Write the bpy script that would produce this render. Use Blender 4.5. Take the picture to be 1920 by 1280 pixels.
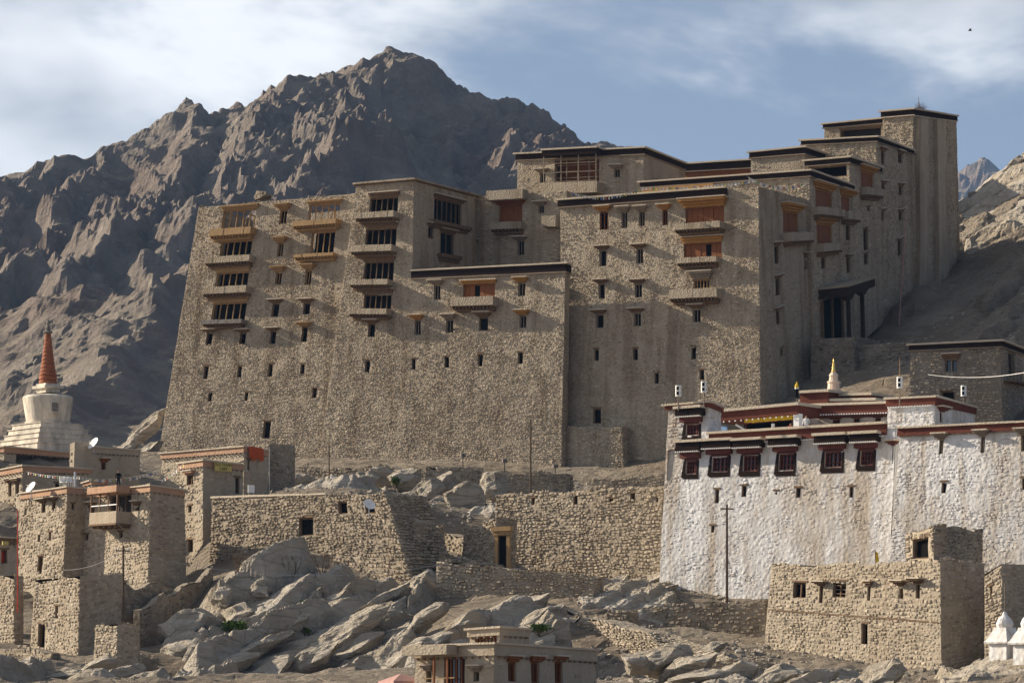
import bpy, bmesh, math, random
import numpy as np
from mathutils import Vector
sc = bpy.context.scene
for o in list(bpy.data.objects): bpy.data.objects.remove(o)
R = math.radians
# ------------------------------------------------------------------ camera, world, sun, exposure
FPX, HOR = 7500.0, 1450.0            # focal length and horizon row, in pixels of a 1920-wide picture
cam = bpy.data.cameras.new('Camera'); camo = bpy.data.objects.new('Camera', cam)
sc.collection.objects.link(camo); sc.camera = camo
camo.location = (0, 0, 0); camo.rotation_euler = (R(90), 0, 0)
cam.sensor_width = 36; cam.lens = 36*FPX/1920; cam.shift_y = (HOR-640)/1920
cam.clip_start = 1; cam.clip_end = 40000
SUN_EL, SUN_AZ = R(24.5), R(-21.5)       # light travels towards (cos az, sin az), downwards
trav = Vector((math.cos(SUN_AZ)*math.cos(SUN_EL), math.sin(SUN_AZ)*math.cos(SUN_EL), -math.sin(SUN_EL)))
sun = bpy.data.lights.new('Sun', 'SUN'); suno = bpy.data.objects.new('Sun', sun)
sc.collection.objects.link(suno); suno.rotation_euler = trav.to_track_quat('-Z', 'Y').to_euler()
suno.location = (-300, 100, 300)
sun.energy = 5.0; sun.angle = R(0.53); sun.color = (1.0, 0.87, 0.69)
sc.view_settings.view_transform = 'Standard'; sc.view_settings.look = 'None'
sc.cycles.max_bounces = 5; sc.cycles.diffuse_bounces = 3; sc.cycles.glossy_bounces = 2
sc.view_settings.exposure = 0.85; sc.view_settings.gamma = 1
w = bpy.data.worlds.new('World'); sc.world = w; w.use_nodes = True
def world():
    nt = w.node_tree; N = nt.nodes; L = nt.links; N.clear()
    out = N.new('ShaderNodeOutputWorld'); bg = N.new('ShaderNodeBackground'); L.new(bg.outputs[0], out.inputs[0])
    sky = N.new('ShaderNodeTexSky'); sky.sky_type = 'NISHITA'; sky.sun_disc = False
    sky.sun_elevation = SUN_EL; sky.sun_rotation = math.atan2(-trav.x, -trav.y); sky.altitude = 3500
    sky.air_density = 1.0; sky.dust_density = 1.0
    tc = N.new('ShaderNodeTexCoord')
    # layered cloud: noise over the direction of view, brighter towards the sun
    mp = N.new('ShaderNodeMapping'); mp.inputs['Scale'].default_value = (1, 1, 2.1); mp.inputs['Location'].default_value = (0.35, 0.1, 0.12)
    L.new(tc.outputs['Generated'], mp.inputs[0])
    n1 = N.new('ShaderNodeTexNoise'); n1.inputs['Scale'].default_value = 7; n1.inputs['Detail'].default_value = 6
    n1.inputs['Roughness'].default_value = 0.57; n1.inputs['Distortion'].default_value = 0.35
    L.new(mp.outputs[0], n1.inputs['Vector'])
    dot = N.new('ShaderNodeVectorMath'); dot.operation = 'DOT_PRODUCT'
    L.new(tc.outputs['Generated'], dot.inputs[0]); dot.inputs[1].default_value = (-trav.x, -trav.y, -trav.z)
    dm = N.new('ShaderNodeMapRange'); dm.inputs['From Min'].default_value = 0.12; dm.inputs['From Max'].default_value = 0.5
    dm.inputs['To Min'].default_value = -0.06; dm.inputs['To Max'].default_value = 0.05; L.new(dot.outputs['Value'], dm.inputs['Value'])
    ad = N.new('ShaderNodeMath'); ad.operation = 'ADD'; L.new(n1.outputs[0], ad.inputs[0]); L.new(dm.outputs[0], ad.inputs[1])
    cr = N.new('ShaderNodeMapRange'); cr.interpolation_type = 'SMOOTHSTEP'
    cr.inputs['From Min'].default_value = 0.43; cr.inputs['From Max'].default_value = 0.61; cr.inputs['To Max'].default_value = 0.95
    L.new(ad.outputs[0], cr.inputs['Value'])
    veil = N.new('ShaderNodeMix'); veil.data_type = 'RGBA'
    sz = N.new('ShaderNodeSeparateXYZ'); L.new(tc.outputs['Generated'], sz.inputs[0])
    vr = N.new('ShaderNodeMapRange'); vr.inputs['From Max'].default_value = .38; vr.inputs['To Min'].default_value = .9; vr.inputs['To Max'].default_value = .0
    L.new(sz.outputs[2], vr.inputs['Value']); L.new(vr.outputs[0], veil.inputs[0])
    L.new(sky.outputs[0], veil.inputs[6]); veil.inputs[7].default_value = (4.1, 4.5, 5.35, 1)
    mx = N.new('ShaderNodeMix'); mx.data_type = 'RGBA'
    L.new(cr.outputs[0], mx.inputs[0]); L.new(veil.outputs[2], mx.inputs[6])
    n2 = N.new('ShaderNodeTexNoise'); n2.inputs['Scale'].default_value = 11; n2.inputs['Detail'].default_value = 4; L.new(mp.outputs[0], n2.inputs['Vector'])
    a2 = N.new('ShaderNodeMath'); a2.operation = 'ADD'; L.new(n2.outputs[0], a2.inputs[0])
    d2 = N.new('ShaderNodeMapRange'); d2.inputs['From Min'].default_value = .12; d2.inputs['From Max'].default_value = .5; d2.inputs['To Min'].default_value = -.14; d2.inputs['To Max'].default_value = .16
    L.new(dot.outputs['Value'], d2.inputs['Value']); L.new(d2.outputs[0], a2.inputs[1])
    cc = N.new('ShaderNodeMix'); cc.data_type = 'RGBA'; c3 = N.new('ShaderNodeMapRange'); c3.inputs['From Min'].default_value = .32; c3.inputs['From Max'].default_value = .68
    L.new(a2.outputs[0], c3.inputs['Value']); L.new(c3.outputs[0], cc.inputs[0]); cc.inputs[6].default_value = (2.9, 3.3, 4.1, 1); cc.inputs[7].default_value = (12.0, 12.1, 12.2, 1)
    L.new(cc.outputs[2], mx.inputs[7])
    L.new(mx.outputs[2], bg.inputs[0]); bg.inputs[1].default_value = 0.05
world()
# ------------------------------------------------------------------ numpy noise
_rs = np.random.RandomState(7); _perm = _rs.permutation(512); _perm = np.concatenate([_perm]*3)
_g = _rs.normal(size=(512, 3)); _g /= np.linalg.norm(_g, axis=1)[:, None]
def perlin(p):
    p = np.asarray(p, float); i = np.floor(p).astype(int); f = p-i; u = f*f*f*(f*(f*6-15)+10)
    r = 0
    for dx in (0, 1):
        for dy in (0, 1):
            for dz in (0, 1):
                h = _perm[_perm[_perm[(i[..., 0]+dx) & 511]+((i[..., 1]+dy) & 511)]+((i[..., 2]+dz) & 511)] & 511
                g = _g[h]; d = f-np.array([dx, dy, dz])
                wt = (u[..., 0] if dx else 1-u[..., 0])*(u[..., 1] if dy else 1-u[..., 1])*(u[..., 2] if dz else 1-u[..., 2])
                r = r+wt*(g*d).sum(-1)
    return r*1.6
def fbm(p, o=4, lac=2.03, gain=.5):
    p = np.asarray(p, float); a = 1; r = 0
    for k in range(o): r = r+a*perlin(p+17.3*k); p = p*lac; a *= gain
    return r
def ridged(p, o=5, lac=2.07, gain=.5):
    p = np.asarray(p, float); a = 1; r = 0; wgt = 1
    for k in range(o):
        n = (1-np.abs(perlin(p+9.1*k)))**2*wgt; r = r+a*n; wgt = np.clip(n*1.6, 0, 1); p = p*lac; a *= gain
    return r
def worley(p, seed=0):
    """distance to the nearest of scattered points: rounded boulders with sharp joints"""
    p = np.asarray(p, float); sh = p.shape[:-1]; p = p.reshape(-1, 3); i = np.floor(p).astype(int); best = np.full(len(p), 9.0); ids = np.zeros(len(p))
    for dx in (-1, 0, 1):
        for dy in (-1, 0, 1):
            for dz in (-1, 0, 1):
                c = i+np.array([dx, dy, dz]); h = _perm[_perm[_perm[c[:, 0] & 511]+(c[:, 1] & 511)]+((c[:, 2]+seed) & 511)] & 511
                q = c+.5+.45*_g[h]; d = ((p-q)**2).sum(1); m = d < best; best = np.where(m, d, best); ids = np.where(m, h/511, ids)
    return np.sqrt(best).reshape(sh), ids.reshape(sh)
# ------------------------------------------------------------------ projection helpers (pixel + distance -> point of the place)
def ray(px, py): return np.array([(px-960)/FPX, 1.0, (HOR-py)/FPX])
def P(px, py, Y): return ray(px, py)*Y
def hit(px, py, p0, n):
    d = ray(px, py); return d*(np.dot(p0, n)/np.dot(d, n))
# ------------------------------------------------------------------ materials
M = {}
def nodes(name, rough=.9):
    m = bpy.data.materials.new(name); m.use_nodes = True; nt = m.node_tree; N = nt.nodes; N.clear()
    out = N.new('ShaderNodeOutputMaterial'); b = N.new('ShaderNodeBsdfPrincipled'); nt.links.new(b.outputs[0], out.inputs[0])
    b.inputs['Roughness'].default_value = rough; b.inputs['Specular IOR Level'].default_value = 0 if name in ('dark_inside', 'twig_band', 'dim_room', 'black') else .15
    M[name] = m; return m, nt, N, nt.links, b
def noise(N, L, co, scale, detail=5, rough=.6, dist=0, typ='FBM'):
    n = N.new('ShaderNodeTexNoise'); n.inputs['Scale'].default_value = scale; n.inputs['Detail'].default_value = detail
    n.inputs['Roughness'].default_value = rough; n.inputs['Distortion'].default_value = dist; L.new(co, n.inputs['Vector']); return n.outputs[0]
def ramp(N, L, fac, stops):
    r = N.new('ShaderNodeValToRGB'); e = r.color_ramp.elements
    while len(e) < len(stops): e.new(.5)
    for k, (p, c) in enumerate(stops): e[k].position = p; e[k].color = (*c, 1)
    L.new(fac, r.inputs[0]); return r.outputs[0]
def mixc(N, L, fac, a, b, mode='MIX'):
    m = N.new('ShaderNodeMix'); m.data_type = 'RGBA'; m.blend_type = mode
    for idx, v in ((0, fac), (6, a), (7, b)):
        if isinstance(v, (int, float)): m.inputs[idx].default_value = v
        elif isinstance(v, tuple): m.inputs[idx].default_value = (*v, 1)
        else: L.new(v, m.inputs[idx])
    return m.outputs[2]
def maprange(N, L, v, a, b, c=0, d=1):
    m = N.new('ShaderNodeMapRange'); m.inputs[1].default_value = a; m.inputs[2].default_value = b
    m.inputs[3].default_value = c; m.inputs[4].default_value = d; L.new(v, m.inputs[0]); return m.outputs[0]
def bump(N, L, b, hgt, dist, strength=1, prev=None):
    n = N.new('ShaderNodeBump'); n.inputs['Distance'].default_value = dist; n.inputs['Strength'].default_value = strength
    L.new(hgt, n.inputs['Height'])
    if prev is not None: L.new(prev, n.inputs['Normal'])
    L.new(n.outputs[0], b.inputs['Normal']); return n.outputs[0]
def coords(N, L, sc_=(1, 1, 1), rot=(0, 0, 0)):
    t = N.new('ShaderNodeTexCoord'); mp = N.new('ShaderNodeMapping'); mp.inputs['Scale'].default_value = sc_; mp.inputs['Rotation'].default_value = rot
    L.new(t.outputs['Object'], mp.inputs[0]); return mp.outputs[0]
def masonry(name, ca, cb, stain, mud, tint=.5, stone=2.6, bd=.06, streak=.3):
    """rubble stone in mud mortar: colours of the stones, run-off streaks, patches of mud plaster"""
    m, nt, N, L, b = nodes(name, .93)
    co = coords(N, L)
    big = noise(N, L, co, .09, 5, .6); med = noise(N, L, co, .55, 6, .65); fine = noise(N, L, co, 6, 4, .7)
    st = noise(N, L, coords(N, L, (.8, .8, .07)), 1.0, 5, .6)
    col = ramp(N, L, med, [(.3, ca), (.7, cb)])
    col = mixc(N, L, maprange(N, L, big, .42, .62), col, mud)
    at = N.new('ShaderNodeAttribute'); at.attribute_name = 'tint'
    tf = maprange(N, L, at.outputs['Fac'], 0, 1, 1-tint, 1+tint)
    g = N.new('ShaderNodeVectorMath'); g.operation = 'SCALE'; L.new(col, g.inputs[0]); L.new(tf, g.inputs['Scale'])
    col = mixc(N, L, maprange(N, L, st, .48, .66, 0, streak), g.outputs[0], stain)
    col = mixc(N, L, .28, col, ramp(N, L, fine, [(.25, (.35, .35, .35)), (.75, (1, 1, 1))]), 'MULTIPLY')
    L.new(col, b.inputs['Base Color'])
    v = N.new('ShaderNodeTexVoronoi'); v.inputs['Scale'].default_value = stone; v.feature = 'F1'
    L.new(coords(N, L, (1, 1, 1.35)), v.inputs['Vector'])
    inv = maprange(N, L, v.outputs['Distance'], 0, .6, 1, 0)
    h = N.new('ShaderNodeMath'); h.operation = 'ADD'; L.new(inv, h.inputs[0]); L.new(maprange(N, L, fine, 0, 1, 0, .55), h.inputs[1])
    bump(N, L, b, h.outputs[0], bd, .9)
    return m
masonry('palace_stone', (.36, .29, .205), (.48, .40, .30), (.21, .15, .095), (.45, .38, .285), .42, 3.0, .07, .6)
masonry('palace_mud', (.37, .305, .225), (.47, .40, .305), (.23, .17, .11), (.44, .37, .28), .2, 6.0, .11, .6)
masonry('house_stone', (.37, .305, .225), (.47, .405, .315), (.25, .18, .11), (.42, .355, .27), .38, 3.0, .05, .3)
masonry('house_mud', (.40, .335, .25), (.49, .42, .325), (.28, .20, .13), (.44, .375, .285), .15, 4.0, .025, .3)
masonry('rubble_stone', (.28, .23, .17), (.41, .35, .275), (.20, .145, .09), (.33, .275, .205), .45, 2.6, .06, .2)
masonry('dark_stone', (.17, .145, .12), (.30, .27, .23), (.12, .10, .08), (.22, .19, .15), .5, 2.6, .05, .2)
masonry('mud_cap', (.52, .44, .34), (.62, .54, .43), (.42, .33, .24), (.56, .48, .37), .1, 6, .03, .1)
masonry('red_band', (.13, .042, .028), (.17, .055, .036), (.07, .03, .02), (.14, .045, .03), .1, 6, .02, .3)
masonry('brick_band', (.42, .24, .15), (.52, .32, .21), (.3, .18, .11), (.48, .33, .23), .1, 5, .03, .3)
def whitewash():
    m, nt, N, L, b = nodes('whitewash', .9)
    co = coords(N, L); big = noise(N, L, co, .13, 6, .65, .4); fine = noise(N, L, co, 4, 5, .65)
    st = noise(N, L, coords(N, L, (.5, .5, .05)), 1.0, 5, .65, .3)
    col = mixc(N, L, maprange(N, L, st, .46, .66, 0, .85), (.70, .695, .69), (.40, .33, .25))
    col = mixc(N, L, maprange(N, L, big, .50, .68, 0, .6), col, (.42, .34, .25))
    at = N.new('ShaderNodeAttribute'); at.attribute_name = 'tint'
    col = mixc(N, L, maprange(N, L, at.outputs['Fac'], .86, .97, 0, .6), col, (.38, .29, .21))
    col = mixc(N, L, .3, col, ramp(N, L, fine, [(.25, (.5, .5, .5)), (.6, (1, 1, 1))]), 'MULTIPLY')
    L.new(col, b.inputs['Base Color'])
    v = N.new('ShaderNodeTexVoronoi'); v.inputs['Scale'].default_value = 2.6; v.feature = 'F1'
    L.new(co, v.inputs['Vector'])
    h = N.new('ShaderNodeMath'); h.operation = 'ADD'; L.new(maprange(N, L, v.outputs['Distance'], 0, .6, 1, 0), h.inputs[0]); L.new(fine, h.inputs[1])
    bump(N, L, b, h.outputs[0], .045, .8)
whitewash()
def simple(name, c, rough=.8, var=.35, scale=3, bd=.01, stretch=(1, 1, 1), metal=0):
    m, nt, N, L, b = nodes(name, rough); co = coords(N, L, stretch); n = noise(N, L, co, scale, 5, .65)
    d = tuple(x*(1-var) for x in c); u = tuple(min(1, x*(1+var*.6)) for x in c)
    L.new(ramp(N, L, n, [(.3, d), (.7, u)]), b.inputs['Base Color']); b.inputs['Metallic'].default_value = metal
    if bd: bump(N, L, b, n, bd, .6)
    return m
simple('new_wood', (.34, .215, .10), .7, .3, 5, .01, (1, 1, .3))
simple('old_wood', (.17, .11, .065), .85, .35, 5, .015, (1, 1, .3))
simple('dark_wood', (.045, .028, .02), .85, .35, 5, .015)
simple('grey_wood', (.25, .20, .15), .9, .35, 5, .015)
simple('red_wood', (.21, .075, .024), .6, .35, 4, .01, (3, 3, .3))
simple('dark_red_wood', (.13, .04, .03), .7, .3, 4, .01, (3, 3, .3))
simple('orange_wood', (.36, .18, .045), .65, .3, 5, .01)
simple('twig_band', (.030, .020, .016), .95, .5, 14, .04)
simple('dark_inside', (.012, .011, .010), .9, .2, 1, 0)  # near-black colour standing in for the darkness of unlit rooms
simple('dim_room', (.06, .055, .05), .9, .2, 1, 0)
simple('slate', (.20, .18, .16), .8, .4, 3, .03)
simple('white_paint', (.80, .80, .78), .6, .06, 4, 0)
simple('yellow_cloth', (.75, .50, .04), .8, .15, 6, .01)
simple('gold', (.85, .55, .16), .32, .1, 6, 0, (1, 1, 1), .9)
simple('blue_tarp', (.20, .33, .55), .5, .2, 3, .01)
simple('red_cloth', (.62, .07, .03), .8, .2, 4, .01)
simple('orange_cloth', (.42, .08, .025), .8, .15, 4, .01)
simple('pink_cloth', (.42, .25, .22), .8, .15, 3, .01)
simple('steel', (.45, .45, .46), .4, .1, 5, 0, (1, 1, 1), .8)
simple('dark_steel', (.07, .065, .06), .6, .2, 5, 0, (1, 1, 1), .4)
simple('bark', (.12, .085, .06), .9, .4, 9, .02)
simple('black', (.015, .015, .016), .6, .1, 5, 0)
simple('sign_yellow', (.52, .43, .14), .6, .06, 5, 0)
simple('skin', (.42, .25, .17), .6, .05, 5, 0)
simple('hair', (.02, .015, .012), .7, .1, 5, 0)
simple('stupa_red', (.33, .12, .06), .8, .35, 1.2, .03)
simple('stupa_white', (.60, .54, .45), .9, .5, 1.1, .08, (1, 1, .3))
simple('stupa_cream', (.74, .58, .46), .85, .2, 2, .03)
for nm, c in (('flag_white', (.62, .60, .56)), ('flag_blue', (.18, .23, .38)), ('flag_red', (.42, .16, .13)), ('flag_green', (.22, .33, .16)), ('flag_yellow', (.55, .47, .16))):
    simple(nm, c, .85, .1, 4, 0)
def glass():
    m, nt, N, L, b = nodes('glass', .06); b.inputs['Base Color'].default_value = (.03, .04, .05, 1); b.inputs['Specular IOR Level'].default_value = .8
glass()
def foliage():
    m, nt, N, L, b = nodes('foliage', .7); n = noise(N, L, coords(N, L), 3, 4)
    L.new(ramp(N, L, n, [(.3, (.035, .075, .012)), (.7, (.11, .17, .03))]), b.inputs['Base Color'])
foliage()
def rockmat(name, ca, cb, cc, sc_=1.0, bd=.25, strata=(0, R(35), 0)):
    m, nt, N, L, b = nodes(name, .9)
    co = coords(N, L); big = noise(N, L, co, .12*sc_, 6, .62, .3); med = noise(N, L, co, .8*sc_, 8, .68, .2)
    cs = coords(N, L, (.25, 1, 2.2), strata); lay = noise(N, L, cs, 1.1*sc_, 8, .7, .25)
    col = ramp(N, L, big, [(.3, ca), (.52, cb), (.72, cc)])
    col = mixc(N, L, .4, col, ramp(N, L, lay, [(.32, (.42, .39, .36)), (.5, (.9, .88, .86)), (.7, (1, 1, 1))]), 'MULTIPLY')
    col = mixc(N, L, .35, col, ramp(N, L, med, [(.3, (.5, .48, .46)), (.65, (1, 1, 1))]), 'MULTIPLY')
    L.new(col, b.inputs['Base Color'])
    vo = N.new('ShaderNodeTexVoronoi'); vo.feature = 'DISTANCE_TO_EDGE'; vo.inputs['Scale'].default_value = .55*sc_; L.new(coords(N, L, (.5, 1, 1.5), strata), vo.inputs['Vector'])
    h = N.new('ShaderNodeMath'); h.operation = 'ADD'; L.new(lay, h.inputs[0]); L.new(med, h.inputs[1])
    h2 = N.new('ShaderNodeMath'); h2.operation = 'ADD'; L.new(h.outputs[0], h2.inputs[0]); L.new(maprange(N, L, vo.outputs['Distance'], 0, .035, -.25, 0), h2.inputs[1])
    bump(N, L, b, h2.outputs[0], bd, 1)
rockmat('rock', (.47, .385, .275), (.62, .555, .46), (.68, .635, .56), 1.0, .8)
rockmat('cliff', (.30, .24, .175), (.40, .335, .26), (.48, .42, .34), .8, 1.4)
def mountainmat():
    m, nt, N, L, b = nodes('mountain_rock', .95)
    co = coords(N, L); big = noise(N, L, co, .006, 7, .62, .5); med = noise(N, L, co, .05, 9, .7, .3); fine = noise(N, L, co, .22, 8, .72, .3)
    col = ramp(N, L, big, [(.34, (.33, .24, .19)), (.5, (.41, .335, .275)), (.66, (.46, .405, .34))])
    col = mixc(N, L, .6, col, ramp(N, L, med, [(.3, (.4, .36, .34)), (.62, (1, 1, 1))]), 'MULTIPLY')
    ge = N.new('ShaderNodeNewGeometry'); sp = N.new('ShaderNodeSeparateXYZ'); L.new(ge.outputs['Normal'], sp.inputs[0])
    col = mixc(N, L, maprange(N, L, sp.outputs[2], .80, .93, 0, .7), col, (.47, .39, .28))
    L.new(col, b.inputs['Base Color'])
    h = N.new('ShaderNodeMath'); h.operation = 'ADD'; L.new(med, h.inputs[0]); L.new(maprange(N, L, fine, 0, 1, 0, .45), h.inputs[1])
    bump(N, L, b, h.outputs[0], 20, 1)
mountainmat()
def groundmat():
    m, nt, N, L, b = nodes('dirt', .95)
    co = coords(N, L); big = noise(N, L, co, .1, 6, .6, .3); fine = noise(N, L, co, 1.6, 9, .75)
    col = ramp(N, L, big, [(.35, (.36, .275, .185)), (.5, (.44, .35, .245)), (.66, (.52, .45, .35))])
    col = mixc(N, L, .6, col, ramp(N, L, fine, [(.3, (.45, .43, .4)), (.6, (1, 1, 1))]), 'MULTIPLY')
    L.new(col, b.inputs['Base Color']); bump(N, L, b, fine, .25, 1)
groundmat()
# ------------------------------------------------------------------ mesh building
class MB:
    def __init__(s): s.v = []; s.f = []; s.n = 0
    def add(s, verts, faces):
        verts = np.asarray(verts, float).reshape(-1, 3); s.v.append(verts)
        for f in faces: s.f.append(tuple(i+s.n for i in f))
        s.n += len(verts)
    def hexa(s, c):                       # c: 8 points, bottom ring 0-3, top ring 4-7
        s.add(c, [(3, 2, 1, 0), (4, 5, 6, 7), (0, 1, 5, 4), (1, 2, 6, 5), (2, 3, 7, 6), (3, 0, 4, 7)])
    def box(s, c, d, rz=0):
        x, y, z = [q/2 for q in d]; r = [(-x, -y), (x, -y), (x, y), (-x, y)]; cs, sn = math.cos(rz), math.sin(rz)
        s.hexa([(c[0]+a*cs-b*sn, c[1]+a*sn+b*cs, c[2]+zz) for zz in (-z, z) for a, b in r])
    def tube(s, p, q, r0, r1=None, k=8):
        p, q = Vector(p), Vector(q); r1 = r0 if r1 is None else r1; d = (q-p).normalized()
        a = d.orthogonal().normalized(); b = d.cross(a); vs = []
        for c, r in ((p, r0), (q, r1)):
            for i in range(k):
                t = 2*math.pi*i/k; vs.append(c+a*math.cos(t)*r+b*math.sin(t)*r)
        s.add(vs, [(i, (i+1) % k, k+(i+1) % k, k+i) for i in range(k)]+[tuple(range(k-1, -1, -1)), tuple(range(k, 2*k))])
    def lathe(s, c, prof, k=16, sq=False, rz=0):
        vs = []
        for r, z in prof:
            for i in range(k):
                t = 2*math.pi*(i+.5)/k+rz; q = r/math.cos(math.pi/4) if (sq and k == 4) else r
                vs.append((c[0]+q*math.cos(t), c[1]+q*math.sin(t), c[2]+z))
        fs = [(j*k+i, j*k+(i+1) % k, (j+1)*k+(i+1) % k, (j+1)*k+i) for j in range(len(prof)-1) for i in range(k)]
        s.add(vs, fs+[tuple(range(k-1, -1, -1)), tuple((len(prof)-1)*k+i for i in range(k))])
col = sc.collection
def mesh_np(name, V, F, tint=None, flat=True):
    me = bpy.data.meshes.new(name); V = np.asarray(V, np.float32); F = np.asarray(F, np.int32)
    me.vertices.add(len(V)); me.vertices.foreach_set('co', V.ravel())
    k = F.shape[1]; me.loops.add(F.size); me.loops.foreach_set('vertex_index', F.ravel())
    me.polygons.add(len(F)); me.polygons.foreach_set('loop_start', np.arange(0, F.size, k, dtype=np.int32))
    me.update(calc_edges=True)
    if tint is not None:
        a = me.attributes.new('tint', 'FLOAT', 'FACE'); a.data.foreach_set('value', np.asarray(tint, np.float32))
    if flat: me.polygons.foreach_set('use_smooth', np.zeros(len(F), bool))
    me.validate(); return me
def link(name, me, mat, parent=None, base=None):
    o = bpy.data.objects.new(name, me); col.objects.link(o)
    if me is not None and mat: me.materials.append(M[mat])
    if parent is not None: o.parent = parent
    elif base is not None: o.location = base
    return o
def root_base(o):
    while o.parent: o = o.parent
    return np.array(o.location)
def part(name, mb, mat, parent=None, base=None, smooth=False, tint=.5):
    """one mesh object; coordinates are given in the place and stored relative to the thing's base"""
    V = np.concatenate(mb.v)
    b = root_base(parent) if parent is not None else (np.array(base) if base is not None else np.array([V[:, 0].mean(), V[:, 1].mean(), V[:, 2].min()]))
    me = bpy.data.meshes.new(name); me.from_pydata((V-b).tolist(), [], mb.f)
    a = me.attributes.new('tint', 'FLOAT', 'FACE'); a.data.foreach_set('value', np.full(len(me.polygons), tint, np.float32))
    if smooth: me.polygons.foreach_set('use_smooth', [True]*len(me.polygons))
    me.update(); return link(name, me, mat, parent, None if parent is not None else b)
def tag(o, label, cat, group=None, kind=None):
    if label: o['label'] = label
    if cat: o['category'] = cat
    if group: o['group'] = group
    if kind: o['kind'] = kind
    return o
def thing(name, loc, label, cat, group=None):
    o = bpy.data.objects.new(name, None); col.objects.link(o); o.location = loc; o.empty_display_size = .5
    return tag(o, label, cat, group)
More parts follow.
